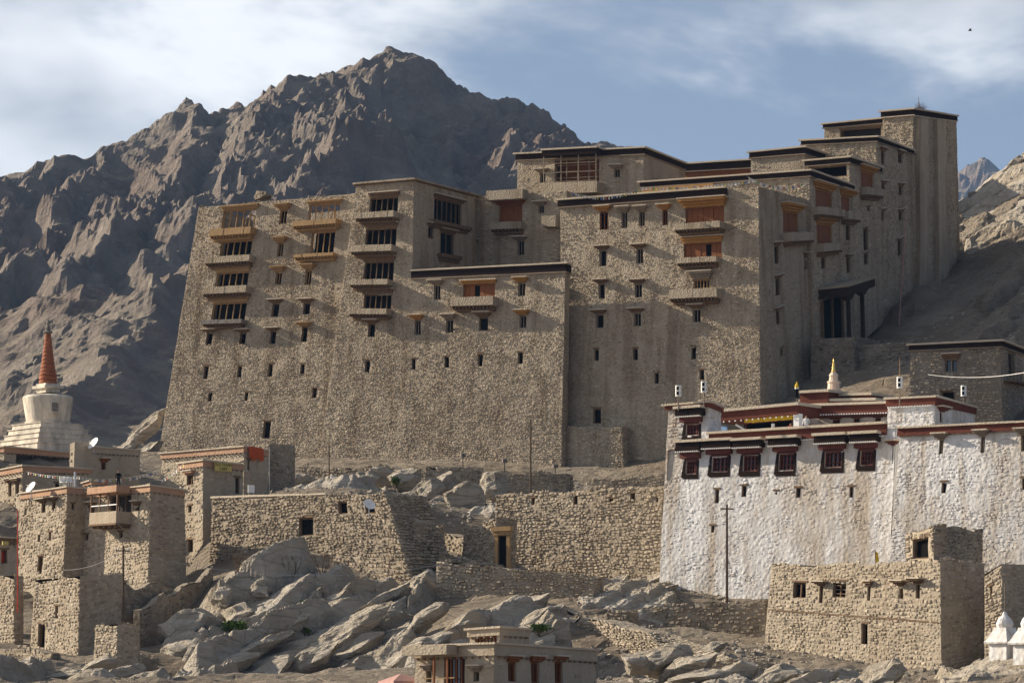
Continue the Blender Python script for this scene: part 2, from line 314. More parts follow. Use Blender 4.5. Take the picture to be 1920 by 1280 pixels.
# ------------------------------------------------------------------ walls
class Wall:
    """a planar, usually battered wall given by four corners; openings are real recesses"""
    def __init__(s, c, N): 
        s.c = np.array(c, float); s.N = np.array(N, float); s.N /= np.linalg.norm(s.N)
        s.W = (np.linalg.norm(s.c[1]-s.c[0])+np.linalg.norm(s.c[2]-s.c[3]))/2
        s.H = (np.linalg.norm(s.c[3]-s.c[0])+np.linalg.norm(s.c[2]-s.c[1]))/2
        s.holes = []; s.ruin = 0; s.seed = random.random()*100
    def map(s, S, T, n=0):
        x = np.asarray(S, float)/s.W; y = np.asarray(T, float)/s.H; x, y, n = np.broadcast_arrays(x, y, np.asarray(n, float))
        x, y, n = x[..., None], y[..., None], n[..., None]; TL, TR, BR, BL = s.c
        return (1-x)*(1-y)*BL+x*(1-y)*BR+x*y*TR+(1-x)*y*TL+n*s.N
    def st(s, px, py):
        q = hit(px, py, s.c[3], s.N); x = np.array([s.W/2, s.H/2])
        for _ in range(12):
            p = s.map(*x); e = 1e-3
            J = np.stack([(s.map(x[0]+e, x[1])-p)/e, (s.map(x[0], x[1]+e)-p)/e], 1)
            x = x+np.linalg.lstsq(J, q-p, rcond=None)[0]
        return x
    def rect(s, r):
        x0, y0, x1, y1 = r; cx, cy = (x0+x1)/2, (y0+y1)/2
        return s.st(x0, cy)[0], s.st(x1, cy)[0], s.st(cx, y1)[1], s.st(cx, y0)[1]
    def top(s, S):                       # uneven upper edge of a ruined wall
        if not s.ruin: return np.full(np.shape(S), s.H)
        S = np.asarray(S, float); q = np.stack([S*.35, np.full(S.shape, s.seed), np.zeros(S.shape)], -1)
        q2 = np.stack([S*1.7, np.full(S.shape, s.seed), np.ones(S.shape)], -1)
        return s.H-s.ruin*np.clip(.5+perlin(q)+.4*perlin(q2), 0, 1.4)
    def box(s, mb, s0, s1, t0, t1, n0, n1):
        S = [s0, s1, s1, s0]*2; T = [t0]*4+[t1]*4; n = [n1, n1, n0, n0]*2
        mb.hexa(s.map(S, T, n))
    def shell(s, mb, ext=3.0, step=1.0, wob=.05, reveal=.5):
        H = [h for h in s.holes]
        def lines(lo, hi, cuts):
            c = sorted(set([round(q, 3) for q in cuts if lo+.02 < q < hi-.02]+[lo, hi])); o = []
            for a, b in zip(c, c[1:]):
                k = max(1, int(math.ceil((b-a)/step))); o += [a+(b-a)*i/k for i in range(k)]
            return np.array(o+[hi])
        xs = lines(0, s.W, [q for h in H for q in h[:2]]); ys = lines(-ext, s.H, [q for h in H for q in h[2:]])
        S, T = np.meshgrid(xs, ys, indexing='ij'); tp = s.top(S)
        T2 = np.where(T > 0, T*tp/s.H, T) if s.ruin and not H else np.minimum(T, tp)
        V = s.map(S, T2); V = V+wob*np.stack([perlin(V*.7), perlin(V*.7+31), perlin(V*.7+57)], -1)
        nx, ny = len(xs), len(ys); F = []
        for i in range(nx-1):
            for j in range(ny-1):
                cx, cy = (xs[i]+xs[i+1])/2, (ys[j]+ys[j+1])/2
                if any(h[0] < cx < h[1] and h[2] < cy < h[3] for h in H): continue
                F.append((i*ny+j, (i+1)*ny+j, (i+1)*ny+j+1, i*ny+j+1))
        mb.add(V.reshape(-1, 3), F)
        for a, b, c, d in H:
            q = [s.map(x, y, n) for n in (0.0, -reveal) for x, y in ((a, c), (b, c), (b, d), (a, d))]
            mb.add(q, [(0, 1, 5, 4), (1, 2, 6, 5), (2, 3, 7, 6), (3, 0, 4, 7)])
    def stones(s, rng, sw=.42, sh=.27, pr=.07, cover=1.0, tmin=-.5, tmax=None, fade=None):
        """coursed rubble: every stone its own proud, uneven block"""
        V = []; t = tmin; tint = []
        H = s.holes; tmax = s.H if tmax is None else tmax
        while t < tmax-.05:
            gs = 1.1-.3*min(1, max(0, t/s.H)) if fade else 1; h = sh*gs*rng.uniform(.7, 1.35)
            k = int(s.W/sw*1.8)+2; ws = sw*gs*rng.uniform(.5, 1.7, k); x0 = np.concatenate([[0], np.cumsum(ws)])[:-1]
            x1 = np.minimum(x0+ws, s.W); ok = x1-x0 > .12
            x0, x1 = x0[ok], x1[ok]; ok = x0 < s.W
            x0, x1 = x0[ok], x1[ok]
            for a, b, c, d in H:
                if t+h*.5 > c-.03 and t+h*.5 < d+.03:
                    ok = (x1 < a+.02) | (x0 > b-.02); x0, x1 = x0[ok], x1[ok]
            ok = (t+h*.8 < s.top((x0+x1)/2)+.12) & (rng.uniform(size=len(x0)) < cover*(1 if fade is None else np.clip(1-(t/s.H-fade)/.25+1.9*perlin(np.stack([x0*.14, np.full(len(x0), t*.16), np.full(len(x0), s.seed)], 1)), .42, 1))); x0, x1 = x0[ok], x1[ok]
            n = len(x0)
            if n:
                wv = .12*np.sin(x0*.8+s.seed+t)+.05*np.sin(x0*2.3)
                a = t+wv+rng.uniform(-.04, .04, n); b = a+h*rng.uniform(.78, 1.05, n); g = .018
                p = pr*rng.uniform(.25, 1.45, n); iw = (x1-x0)*rng.uniform(.1, .3, n); ih = (b-a)*rng.uniform(.12, .32, n)
                j = lambda q=.03: rng.uniform(-q, q, n)
                S = np.stack([x0+g+j(.02), x1-g+j(.02), x1-g+j(.02), x0+g+j(.02), x0+iw+j(), x1-iw+j(), x1-iw+j(), x0+iw+j()], 1)
                T = np.stack([a+g+j(.02), a+g+j(.02), b-g+j(.02), b-g+j(.02), a+ih+j(), a+ih+j(), b-ih+j(), b-ih+j()], 1)
                n_ = np.stack([np.full(n, -.04)]*4+[p+j(.02), p+j(.02), p+j(.02), p+j(.02)], 1)
                V.append(s.map(S, T, n_).reshape(-1, 3)); tint.append(np.clip(rng.normal(.5, .22, n), 0, 1))
            t += h
        if not V: return None
        return np.concatenate(V), np.concatenate(tint)
def stone_part(walls, mat, parent, name='stone_facing', rng=None, **kw):
    rng = rng or np.random.RandomState(random.randint(0, 99999))
    r = [q for q in (w_.stones(rng, **kw) for w_ in walls) if q is not None]
    V = np.concatenate([q[0] for q in r]); t = np.concatenate([q[1] for q in r]); n = len(t)
    f = np.array([(4, 5, 6, 7), (0, 1, 5, 4), (1, 2, 6, 5), (2, 3, 7, 6), (3, 0, 4, 7)])
    F = (f[None]+8*np.arange(n)[:, None, None]).reshape(-1, 4)
    o = link(name, mesh_np(name, V-root_base(parent), F, np.repeat(t, 5)), mat, parent); o['kind'] = 'stuff'; return o
def face(q, Yr, a, b=0.0):
    """front wall from four picture corners TL TR BR BL, the distance of its right end and its turn a"""
    a = R(a); U = np.array([-math.cos(a), math.sin(a), 0]); nh = np.array([-math.sin(a), -math.cos(a), 0])
    d = np.array([0, 0, -1.0])+b*nh; N = np.cross(d, -U); N /= np.linalg.norm(N)
    if N[1] > 0: N = -N
    p0 = P(*q[1], Yr); return Wall([hit(x, y, p0, N) for x, y in q], N)
def side(F, TR, BR, a):
    """right-hand wall that turns the corner at the right end of F"""
    a = R(a); V = np.array([math.sin(a), math.cos(a), 0]); e = F.c[1]-F.c[2]; N = np.cross(e, V)
    if N[0] < 0: N = -N
    N /= np.linalg.norm(N)
    return Wall([F.c[1], hit(*TR, F.c[1], N), hit(*BR, F.c[1], N), F.c[2]], N)
def hidden(mb, F, S, a, depth=8, ext=3.0, roof=-.02, roofed=True):
    """left, back and roof of a block whose front F and right side S are modelled"""
    a = R(a); V = np.array([math.sin(a), math.cos(a), 0]); z = np.array([0, 0, ext])
    ftl, ftr, fbr, fbl = F.c
    if S is None: rtr = ftr+V*depth; rbr = fbr+V*depth
    else: rtr, rbr = S.c[1], S.c[2]
    d = np.linalg.norm((rtr-ftr)[:2]); btl = ftl+V*d; bbl = fbl+V*d
    mb.add([ftl, btl, bbl-z, fbl-z], [(0, 1, 2, 3)]); mb.add([btl, rtr, rbr-z, bbl-z], [(0, 1, 2, 3)])
    if S is None: mb.add([ftr, rtr, rbr-z, fbr-z], [(0, 1, 2, 3)])
    r = np.array([0, 0, roof])
    if roofed: mb.add([ftl+r, ftr+r, rtr+r, btl+r], [(0, 1, 2, 3)])
def band(name, mat, parent, F, S, t0, t1, n, s0=None, s1=None, tail=.0):
    """one layer of a roof edge running along the front and round the corner, measured from the wall top"""
    mb = MB(); a = -n if s0 is None else s0; b = (F.W+(n if S is not None else 0)) if s1 is None else s1
    k = max(1, int((b-a)/2.2)); rr = random.Random(name+str(b)); e = 0
    for i in range(k):
        e2 = rr.uniform(-.025, .025) if i < k-1 else 0; x0, x1 = a+(b-a)*i/k, a+(b-a)*(i+1)/k
        S_ = [x0, x1, x1, x0]*2; T = [F.H+t0]*4+[F.H+t1+e, F.H+t1+e2, F.H+t1+e2, F.H+t1+e]; n_ = [n, n, -.02, -.02]*2
        mb.hexa(F.map(S_, T, n_)); e = e2
    if S is not None:
        k = max(1, int(S.W/2.2)); e = 0
        for i in range(k):
            x0, x1 = .02+(S.W-.02+tail)*i/k, .02+(S.W-.02+tail)*(i+1)/k; e2 = rr.uniform(-.025, .025)
            S_ = [x0, x1, x1, x0]*2; T = [S.H+t0]*4+[S.H+t1+e, S.H+t1+e2, S.H+t1+e2, S.H+t1+e]; n_ = [n, n, -.02, -.02]*2
            mb.hexa(S.map(S_, T, n_)); e = e2
    return part(name, mb, mat, parent)
def dots(name, mat, parent, F, t, n, sz=.12, step=.4, s0=0, s1=None, S=None):
    mb = MB()
    for W_, a, b in ((F, s0, F.W if s1 is None else s1),)+(((S, .2, S.W),) if S is not None else ()):
        x = a+step/2
        while x < b-.1: W_.box(mb, x-sz/2, x+sz/2, W_.H+t-sz/2, W_.H+t+sz/2, -.02, n); x += step
    o = part(name, mb, mat, parent); o['kind'] = 'stuff'; return o
def cornice(parent, F, S=None, h=.6, cap='mud_cap', body='twig_band', n=.14, foot='grey_wood', s0=None, s1=None, tail=0, up=.0):
    band('roof_band', body, parent, F, S, -h+up, up, n, s0, s1, tail)
    band('roof_cap', cap, parent, F, S, up+.002, .16+up, n+.22, s0, s1, tail)
    if foot: band('roof_joist', foot, parent, F, S, -h-.1+up, -h-.003+up, n+.07, s0, s1, tail)
# ------------------------------------------------------------------ windows
def window(parent, W_, r, kind='slot', wood='old_wood', bars=0, hood=0, ledge=None, lip=None, pane='dark_inside', reveal=.45, cutoff=True, hoodmat=None, rows=0, back=True, lh=.3):
    s0, s1, t0, t1 = W_.rect(r); s0 = max(s0, .12); s1 = min(s1, W_.W-.12); t1 = min(t1, W_.H-.1)
    W_.holes.append((s0, s1, t0, t1)); w_, h_ = s1-s0, t1-t0; fr = min(.12, w_*.14)
    mb = MB(); d0, d1 = -.32, -.14
    W_.box(mb, s0, s0+fr, t0, t1, d0, d1); W_.box(mb, s1-fr, s1, t0, t1, d0, d1)
    W_.box(mb, s0+fr, s1-fr, t1-fr*1.2, t1, d0, d1-.003); W_.box(mb, s0+fr, s1-fr, t0, t0+fr*.8, d0, d1-.003)
    win = part('window', mb, wood, parent)
    if back:
        mb = MB(); W_.box(mb, s0-.01, s1+.01, t0-.01, t1+.01, -reveal-.06, -reveal+.02); part('pane', mb, pane, win)  # flat sheet behind the frame; its dark colours stand in for unlit rooms
    if kind == 'shutter':
        k = max(2, bars); gap = random.randrange(k) if pane == 'dark_inside' and bars > 3 else -1
        for i in range(k):
            if i == gap and hood != 9: continue
            a = s0+fr+(w_-2*fr)*i/k; b = s0+fr+(w_-2*fr)*(i+1)/k; mb = MB()
            W_.box(mb, a+.015, b-.015, t0+fr*.8, t1-fr*1.2, -.30, -.22+random.uniform(-.02, .02)); part('shutter', mb, 'red_wood' if kind == 'shutter' else wood, win)
    else:
        for i in range(bars):
            c = s0+w_*(i+1)/(bars+1); mb = MB(); q = .05 if w_ > 1.2 else .035
            W_.box(mb, c-q, c+q, t0+fr*.8, t1-fr*1.2, -.28, -.16); part('mullion', mb, wood, win)
    for i in range(rows):
        c = t0+h_*(i+1)/(rows+1); mb = MB(); W_.box(mb, s0+fr, s1-fr, c-.03, c+.03, -.27, -.165); part('glazing_bar', mb, wood, win)
    hm = hoodmat or wood
    if hood:                                # lintel of stepped timbers, widening upwards, with a slab on top
        steps = 3 if hood >= .5 else 2; hh = lh; z = t1
        for i in range(steps):
            mb = MB(); e = .10+.16*i*(1 if hood >= .5 else .7); z1 = z+hh/steps
            W_.box(mb, s0-e, s1+e, z+.002, z1, -.1, hood*(i+1)/steps); part('lintel', mb, hm, win); z = z1
            if i == 1 and w_ > 1.2:
                mb = MB(); x = s0-e+.1
                while x < s1+e: W_.box(mb, x, x+.09, z1-.11, z1-.01, hood*(i+1)/steps-.02, hood*(i+1)/steps+.13); x += .27
                j = part('joist_ends', mb, hm, win); j['kind'] = 'stuff'
        mb = MB(); W_.box(mb, s0-e-.08, s1+e+.08, z+.002, z+.10, -.1, hood+.10); part('lintel_cap', mb, 'mud_cap' if hm != 'new_wood' else 'new_wood', win)
    else:
        mb = MB(); W_.box(mb, s0-.16, s1+.16, t1+.002, t1+.14, -.3, .05); part('lintel', mb, wood, win)
    if ledge:                               # (picture rectangle, material, how far it stands out)
        lr, lm, out = ledge; a, b, c, d = W_.rect(lr); a = max(a, .02); mb = MB()
        k = max(2, int((b-a)/.9))
        for i in range(k):
            x0, x1 = a+(b-a)*i/k, a+(b-a)*(i+1)/k; e = random.uniform(-.02, .02)
            W_.box(mb, x0, x1, c+(d-c)*.15, d+e, -.05, out+random.uniform(-.02, .02))
        l = part('ledge', mb, lm, win)
        mb = MB(); x = a+.12
        while x < b-.1: W_.box(mb, x, x+.12, c-.12, c+(d-c)*.15-.002, -.05, out*.9); x += .42
        j = part('joist_ends', mb, 'new_wood' if lm == 'new_wood' else 'old_wood', win); j['kind'] = 'stuff'
        mb = MB(); W_.box(mb, a+.25, b-.25, c-.34, c-.122, -.05, out*.5); part('bracket_beam', mb, 'new_wood' if lm == 'new_wood' else 'old_wood', win)
    return win
def finish(parent, walls, blocks, mat, stone, rng, name='wall', step=1.0, wob=.05, ext=3.0, reveal=.5, facing=True, **kw):
    mb = MB()
    for w_ in walls: w_.shell(mb, ext, step, wob, reveal)
    for b in blocks: hidden(mb, **b)
    part(name, mb, mat, parent)
    if facing: stone_part(walls, stone or mat, parent, rng=rng, **kw)
# ------------------------------------------------------------------ the ground
GP = [(298,850,436),(450,856,430),(600,862,421),(830,866,412),(1050,890,404),(1240,890,400),(1425,800,399),(1530,690,415),(1600,645,427),
 (1665,565,440),(1711,503,450),(1790,418,468),(1700,645,412),(1640,600,430),(1750,545,445),(1920,640,405),(1850,490,445),(1920,425,450),
 (1860,352,477),(1920,302,480),(1803,392,474),(1860,400,462),(1920,350,466),(1600,740,392),(1700,770,385),(1800,795,372),(1920,790,370),(1500,800,390),(1500,905,345),(1350,905,355),(1800,905,345),
 (1237,1090,322),(1430,1108,318),(1640,1110,308),(1920,1080,300),(700,908,383),(1000,926,381),(1200,908,385),(850,880,398),(620,900,388),(500,890,400),
 (620,928,348),(760,932,346),(880,962,345),(930,965,345),(1000,942,342),(1150,915,341),(1230,910,338),(430,936,338),(600,934,336),(740,936,336),
 (400,1075,324),(560,1055,322),(680,1085,319),(780,1112,317),(830,1010,332),(870,1035,327),(940,1066,326),(1110,1094,322),(960,1070,331.5),(1050,1084,328.5),(1000,1076,327),(1225,1090,321),
 (1000,1070,319),(1080,1085,316),(830,1132,309),(1110,1122,307),(900,1152,295),(1000,1162,291),(1150,1130,306),(1200,1102,314),(1300,1106,316),
 (1180,1192,298),(1430,1206,297),(1300,1205,289),(1430,1240,285),(1432,1215,294),(1600,1250,284),(1765,1268,278),(1850,1240,284),(1920,1245,275),
 (1880,1250,262),(1750,1295,262),(1100,1290,262),(1300,1285,262),(1500,1295,262),(950,1250,262),(700,1290,296),(500,1295,295),(330,1292,295),(700,1345,282),(500,1345,282),(330,1340,280),(100,1290,266),(-40,1285,266),
 (480,1075,317),(640,1095,315),(330,1200,304),(560,1185,305),(760,1150,307),(420,1245,299),(700,1235,300),(560,1250,299),(235,1225,299),(340,1196,314),
 (250,1226,304),(-40,1200,304),(300,936,362),(370,1072,340),(345,1080,334),(392,1078,332),(300,1095,337),(1100,1272,280),(1200,1266,278),(100,1242,298),(150,1254,295),(60,1238,299),(210,1245,289),(150,925,353),(-40,930,353),(90,850,372),(-40,850,380),(200,905,368),(250,870,400),(230,850,440),(-40,880,430),
 (950,1330,226),(700,1330,222),(1200,1335,226),(300,1340,226),(1700,1340,226),(0,1340,226)]
GX = np.array([P(*p) for p in GP])
EX = [(-110, 300, 12), (-110, 400, 24), (-110, 500, 10), (110, 300, 18), (110, 400, 40), (110, 500, 55), (-30, 500, 26), (10, 500, 34), (-30, 460, 30), (0, 450, 36), (20, 460, 40), (50, 540, 60), (-60, 540, 0), (0, 560, 20),
      (-100, 200, -3), (0, 180, -4), (100, 200, -3)]
GX = np.concatenate([GX, np.array(EX, float)])
def tps_fit(X):
    n = len(X); xy = X[:, :2]/50; d = np.linalg.norm(xy[:, None]-xy[None], axis=2); K = np.where(d > 0, d*d*np.log(d+1e-9), 0)+np.eye(n)*.004
    Pm = np.concatenate([np.ones((n, 1)), xy], 1); A = np.block([[K, Pm], [Pm.T, np.zeros((3, 3))]])
    return np.linalg.solve(A, np.concatenate([X[:, 2], np.zeros(3)])), xy
TW, TXY = tps_fit(GX)
def gz(x, y):
    x = np.asarray(x, float); y = np.asarray(y, float); sh = x.shape; q = np.stack([x.ravel(), y.ravel()], 1)/50; z = np.zeros(len(q))
    for i in range(0, len(q), 20000):
        b = q[i:i+20000]; d = np.linalg.norm(b[:, None]-TXY[None], axis=2)
        z[i:i+20000] = (np.where(d > 0, d*d*np.log(d+1e-9), 0))@TW[:-3]+TW[-3]+b@TW[-2:]
    return z.reshape(sh)
def grid_faces(nx, ny):
    i, j = np.meshgrid(np.arange(nx-1), np.arange(ny-1), indexing='ij'); a = (i*ny+j).ravel()
    return np.stack([a, a+ny, a+ny+1, a+1], 1)
def build_ground():
    xs = np.arange(-82, 82, .55); ys = np.arange(205, 530, .62); X, Y = np.meshgrid(xs, ys, indexing='ij'); Z = gz(X, Y)
    p = np.stack([X, Y, Z*0], -1); q = np.stack([X*.8+.6*Z, Y, Z], -1)
    rocky = np.clip(.35+fbm(p*.03, 3)*1.2, 0, 1)
    q4 = np.stack([X*.8+.5*Y*.0, Y*.7, Z*1.3], -1); w1, i1 = worley(q4/3.2+.35*fbm(q4/2.5, 2)[..., None]); w2, i2 = worley(q4/1.3, 5)
    Z = Z+.5*rocky*(ridged(q*.11, 5)-1.0)+.18*fbm(p*.5, 4)+rocky*(.75*(.7-w1)*i1+.35*(.7-w2)*i2)
    V = np.stack([X, Y, Z], -1).reshape(-1, 3)
    o = link('ground', mesh_np('ground', V, grid_faces(len(xs), len(ys))), 'cliff'); o['kind'] = 'structure'
    # the valley floor out to the horizon
    mb = MB(); k = 7000; mb.add([(-k, -k, -9), (k, -k, -9), (k, k, -9), (-k, k, -9)], [(0, 1, 2, 3)])
    o = part('valley_floor', mb, 'dirt', base=(0, 0, 0)); o['kind'] = 'structure'
build_ground()
# ------------------------------------------------------------------ the mountains
def ridges_mesh(name, mat, lines, xs, ys, amp, lam, slope, seed, floor=-60):
    X, Y = np.meshgrid(xs, ys, indexing='ij'); Z = np.full(X.shape, float(floor))
    p = np.stack([X, Y, np.full(X.shape, seed)], -1)
    wx = X+lam*.10*fbm(p/lam*2, 3); wy = Y+lam*.3*fbm(p/lam+40, 3); near = np.full(X.shape, 1e9)
    for k_, (sl, pts) in enumerate(lines):
        L_ = [P(*q) for q in pts]
        for a, b in zip(L_, L_[1:]):
            d = b[:2]-a[:2]; t = np.clip(((wx-a[0])*d[0]+(wy-a[1])*d[1])/(d@d), 0, 1)
            dist = np.hypot(wx-a[0]-t*d[0], wy-a[1]-t*d[1]); Z = np.maximum(Z, a[2]+t*(b[2]-a[2])-sl*slope*dist)
            if k_ == 0: near = np.minimum(near, dist)
    q = np.stack([X, Y*.55, np.full(X.shape, seed)], -1); g = np.clip(.12+near/(lam*1.1), 0, 1)
    n = g*(amp*1.1*fbm(q/lam, 4)+amp*.42*(ridged(q/(lam*.42)+5, 4)-1.0))
    q3 = np.stack([X+.2*Z, Y, Z*1.2], -1)
    n = n+amp*.22*(ridged(q3/(lam*.20)+9, 4)-1.0)*(.4+.6*g)
    w1, i1 = worley(q3/(lam*.13)+.5*fbm(q3/(lam*.1), 2)[..., None]); w2, i2 = worley(q3/(lam*.055), 3); w3, i3 = worley(q3/(lam*.03), 8)
    crag = np.clip(.5+1.3*fbm(q3/(lam*.6)+3, 3), 0, 1)
    n = n+crag*(amp*.42*(.75-w1)*(.3+i1)+amp*.22*(.7-w2)*(.3+i2)+amp*.12*(.7-w3)*(.3+i3))*(.5+.5*g)
    n = n*np.clip((Y-850)/700, .22, 1)
    V = np.stack([X, Y, Z+n], -1).reshape(-1, 3)
    o = link(name, mesh_np(name, V, grid_faces(len(xs), len(ys))), mat); o['kind'] = 'structure'; return o
ridges_mesh('mountain', 'mountain_rock', [
    (1.0, [(-160, 330, 1690), (0, 316, 1720), (62, 292, 1732), (150, 303, 1748), (250, 278, 1768), (330, 246, 1782), (375, 214, 1790), (470, 194, 1808), (545, 152, 1822), (615, 147, 1835), (665, 126, 1845), (735, 97, 1860), (790, 108, 1868),
           (848, 178, 1890), (905, 192, 1915), (960, 216, 1940), (1040, 250, 1980), (1115, 273, 2010), (1300, 330, 2080)]),
    (1.25, [(735, 97, 1860), (690, 180, 1770), (640, 300, 1650), (560, 420, 1540), (500, 520, 1440)]),
    (1.25, [(848, 178, 1890), (800, 250, 1800), (720, 350, 1690), (640, 470, 1580)]),
    (1.25, [(545, 152, 1822), (470, 280, 1690), (400, 400, 1560), (330, 520, 1440)]),
    (1.25, [(375, 214, 1790), (300, 330, 1660), (220, 450, 1530), (140, 560, 1420)]),
    (1.25, [(200, 290, 1758), (120, 400, 1620), (40, 520, 1480), (-40, 620, 1370)]),
    (1.2, [(62, 292, 1732), (-20, 420, 1580), (-120, 560, 1450)]),
    (1.2, [(960, 216, 1940), (900, 320, 1830), (860, 420, 1740)]),
    (.75, [(420, 500, 1250), (330, 560, 1180), (240, 640, 1100), (120, 740, 1010), (-40, 850, 930)]),
    (.7, [(420, 500, 1250), (520, 560, 1300), (700, 640, 1400)])],
    np.arange(-300, 210, 1.3), np.arange(830, 2200, 1.9), 24, 110, .60, 3.3)
ridges_mesh('far_mountain', 'mountain_rock', [(1, [(1700, 420, 6000), (1790, 318, 6000), (1832, 290, 6000), (1865, 312, 6000), (1960, 420, 6000)])],
    np.arange(500, 900, 6), np.arange(5600, 6300, 12), 40, 160, 1.0, 8.8, 200)
# ------------------------------------------------------------------ the palace
rng = np.random.RandomState(11); random.seed(5)
A = 30.0; ca, sa = math.cos(R(A)), math.sin(R(A)); CO = P(1425, 790, 400)
def palY(px, v):
    k = (px-960)/FPX; u = (CO[0]+v*sa-k*(CO[1]+v*ca))/(ca+k*sa); return CO[1]+u*sa+v*ca
palace = thing('palace', tuple(P(860, 870, 412)), 'huge nine storey earth coloured stone palace with stacked window bays above the town', 'palace')
BT = .07
# far left block
F = face([(372, 389), (690, 361), (650, 852), (298, 847)], palY(690, .9), A, BT)
W1 = dict(wood='new_wood')
for r, lg, lm in (((417, 393, 479, 430), (404, 431, 480, 446), 'new_wood'), ((413, 451, 471, 483), (395, 483, 478, 497), 'palace_mud'),
                  ((405, 510, 465, 540), (391, 540, 471, 555), 'palace_mud'), ((398, 567, 461, 602), (389, 602, 463, 611), 'slate')):
    window(palace, F, r, 'bay', 'new_wood', bars=4, hood=.35, ledge=(lg, lm, 1.15), reveal=.9 if lg[1] > 440 else .5, lh=.55 if lg[1] > 440 else .38, back=lg[1] > 440)
window(palace, F, (579, 382, 637, 415), 'bay', 'new_wood', bars=4, hood=.3, ledge=((558, 416, 640, 427), 'new_wood', 1.15), lh=.25, back=False)
window(palace, F, (583, 434, 627, 478), 'bay', 'new_wood', bars=3, hood=.2, ledge=((560, 478, 633, 485), 'new_wood', 1.0), reveal=.9)
for r in ((524, 393, 538, 420), (520, 455, 531, 481), (516, 510, 528, 534), (572, 506, 584, 534)): window(palace, F, r, 'slot', 'new_wood', bars=1, hood=.75, lh=.45)
for r in ((510, 568, 523, 594), (568, 567, 581, 590)): window(palace, F, r, 'slot', 'old_wood', bars=0, hood=.6, lh=.3)
window(palace, F, (565, 612, 576, 641), 'slot', 'old_wood', hood=.7, lh=.3, hoodmat='new_wood')
for r in ((386, 623, 398, 647), (449, 623, 461, 645), (506, 620, 517, 645)): window(palace, F, r, 'slot', 'old_wood', hood=.55, lh=.25)
for r in ((382, 685, 390, 710), (445, 686, 453, 708), (503, 682, 511, 705), (563, 682, 571, 703), (390, 735, 397, 752), (458, 735, 465, 751), (585, 727, 593, 746), (493, 789, 507, 822)):
    window(palace, F, r, 'slot', 'old_wood')
finish(palace, [F], [dict(F=F, S=None, a=A, depth=10, roofed=False)], 'palace_mud', 'palace_stone', rng, sw=.235, sh=.165, pr=.0425, cover=.9, fade=.6)
mb = MB()
for k in range(9):                                   # bare roof beams seen through the open top bays
    s_ = 1.5+k*2.1; q = F.map(s_, F.H-.75, -.5); q2 = F.map(s_, F.H-.75, -4.0); mb = MB(); mb.tube(q, q2, .08); part('roof_beam', mb, 'new_wood', palace)
for k in range(8):
    for W_, x in ((F, F.rect((417, 393, 479, 430))), (F, F.rect((579, 382, 637, 415)))):
        mb = MB(); a = x[0]+(x[1]-x[0])*(k+.5)/8; F.box(mb, a-.05, a+.05, x[2]-.3, x[3]+.1, -4.1, -4.0); part('inner_post', mb, 'new_wood', palace)
# tall left tower and, in the same plane, the long low block
T = face([(668, 349), (776, 340), (766, 872), (598, 860)], palY(776, 0), A, BT)
TS = side(T, (906, 374), (894, 860), A)
for r, lg in (((693, 370, 746, 402), (677, 401, 749, 414)), ((685, 428, 743, 463), (668, 463, 745, 477)), ((682, 490, 738, 527), (666, 527, 738, 539)), ((682, 551, 734, 580), (664, 582, 736, 594))):
    window(palace, T, r, 'bay', 'old_wood', bars=4, hood=.3, ledge=(lg, 'palace_mud', 1.25), reveal=.9, lh=.5, pane='dark_inside')
window(palace, TS, (814, 376, 866, 420), 'bay', 'old_wood', bars=5, hood=.35, lh=.35, ledge=((806, 420, 875, 427), 'old_wood', .7))
window(palace, TS, (826, 436, 852, 477), 'bay', 'old_wood', bars=1, hood=.3, ledge=((820, 478, 860, 486), 'old_wood', .5))
window(palace, TS, (803, 424, 813, 447), 'slot', 'old_wood', hood=.4); window(palace, TS, (893, 455, 900, 475), 'slot', 'old_wood', hood=.3)
cornice(palace, T, TS, .10, 'palace_mud', 'old_wood', .25, None, s0=-.3, up=.12)
Lw = Wall([hit(x, y, T.c[0], T.N) for x, y in ((773, 510), (1060, 496), (1052, 885), (766, 872))], T.N)
LS = side(Lw, (1069, 499), (1062, 888), A)
window(palace, T, (690, 606, 703, 632), 'slot', 'old_wood', hood=.6, lh=.3); window(palace, T, (684, 675, 693, 698), 'slot', 'old_wood')
for r in ((777, 599, 789, 628), (836, 598, 850, 624), (813, 534, 826, 562), (971, 529, 985, 555), (898, 594, 915, 620), (974, 590, 987, 615)):
    window(palace, Lw, r, 'slot', 'old_wood' if r[0] in (690, 898) else 'grey_wood', bars=0 if r[0] in (690, 898) else 1, hood=.7, lh=.4, hoodmat='orange_wood' if r[0] in (971, 974, 777) else None)
window(palace, Lw, (868, 532, 928, 560), 'shutter', 'red_wood', bars=6, hood=.3, ledge=((855, 560, 935, 579), 'palace_mud', 1.2), lh=.35, hoodmat='orange_wood')
for r in ((771, 672, 779, 693), (833, 668, 842, 689), (896, 664, 905, 687), (971, 660, 980, 682)): window(palace, Lw, r, 'slot', 'old_wood')
cornice(palace, Lw, LS, .78, 'mud_cap', 'twig_band', .16, 'grey_wood', s0=-.05, up=.05)
finish(palace, [T, TS], [dict(F=T, S=TS, a=A)], 'palace_mud', 'palace_stone', rng, sw=.235, sh=.165, pr=.0425, cover=.9, fade=.6)
finish(palace, [Lw, LS], [dict(F=Lw, S=LS, a=A, roof=-.9)], 'palace_mud', 'palace_stone', rng, sw=.235, sh=.165, pr=.0425, cover=.9, fade=.6)
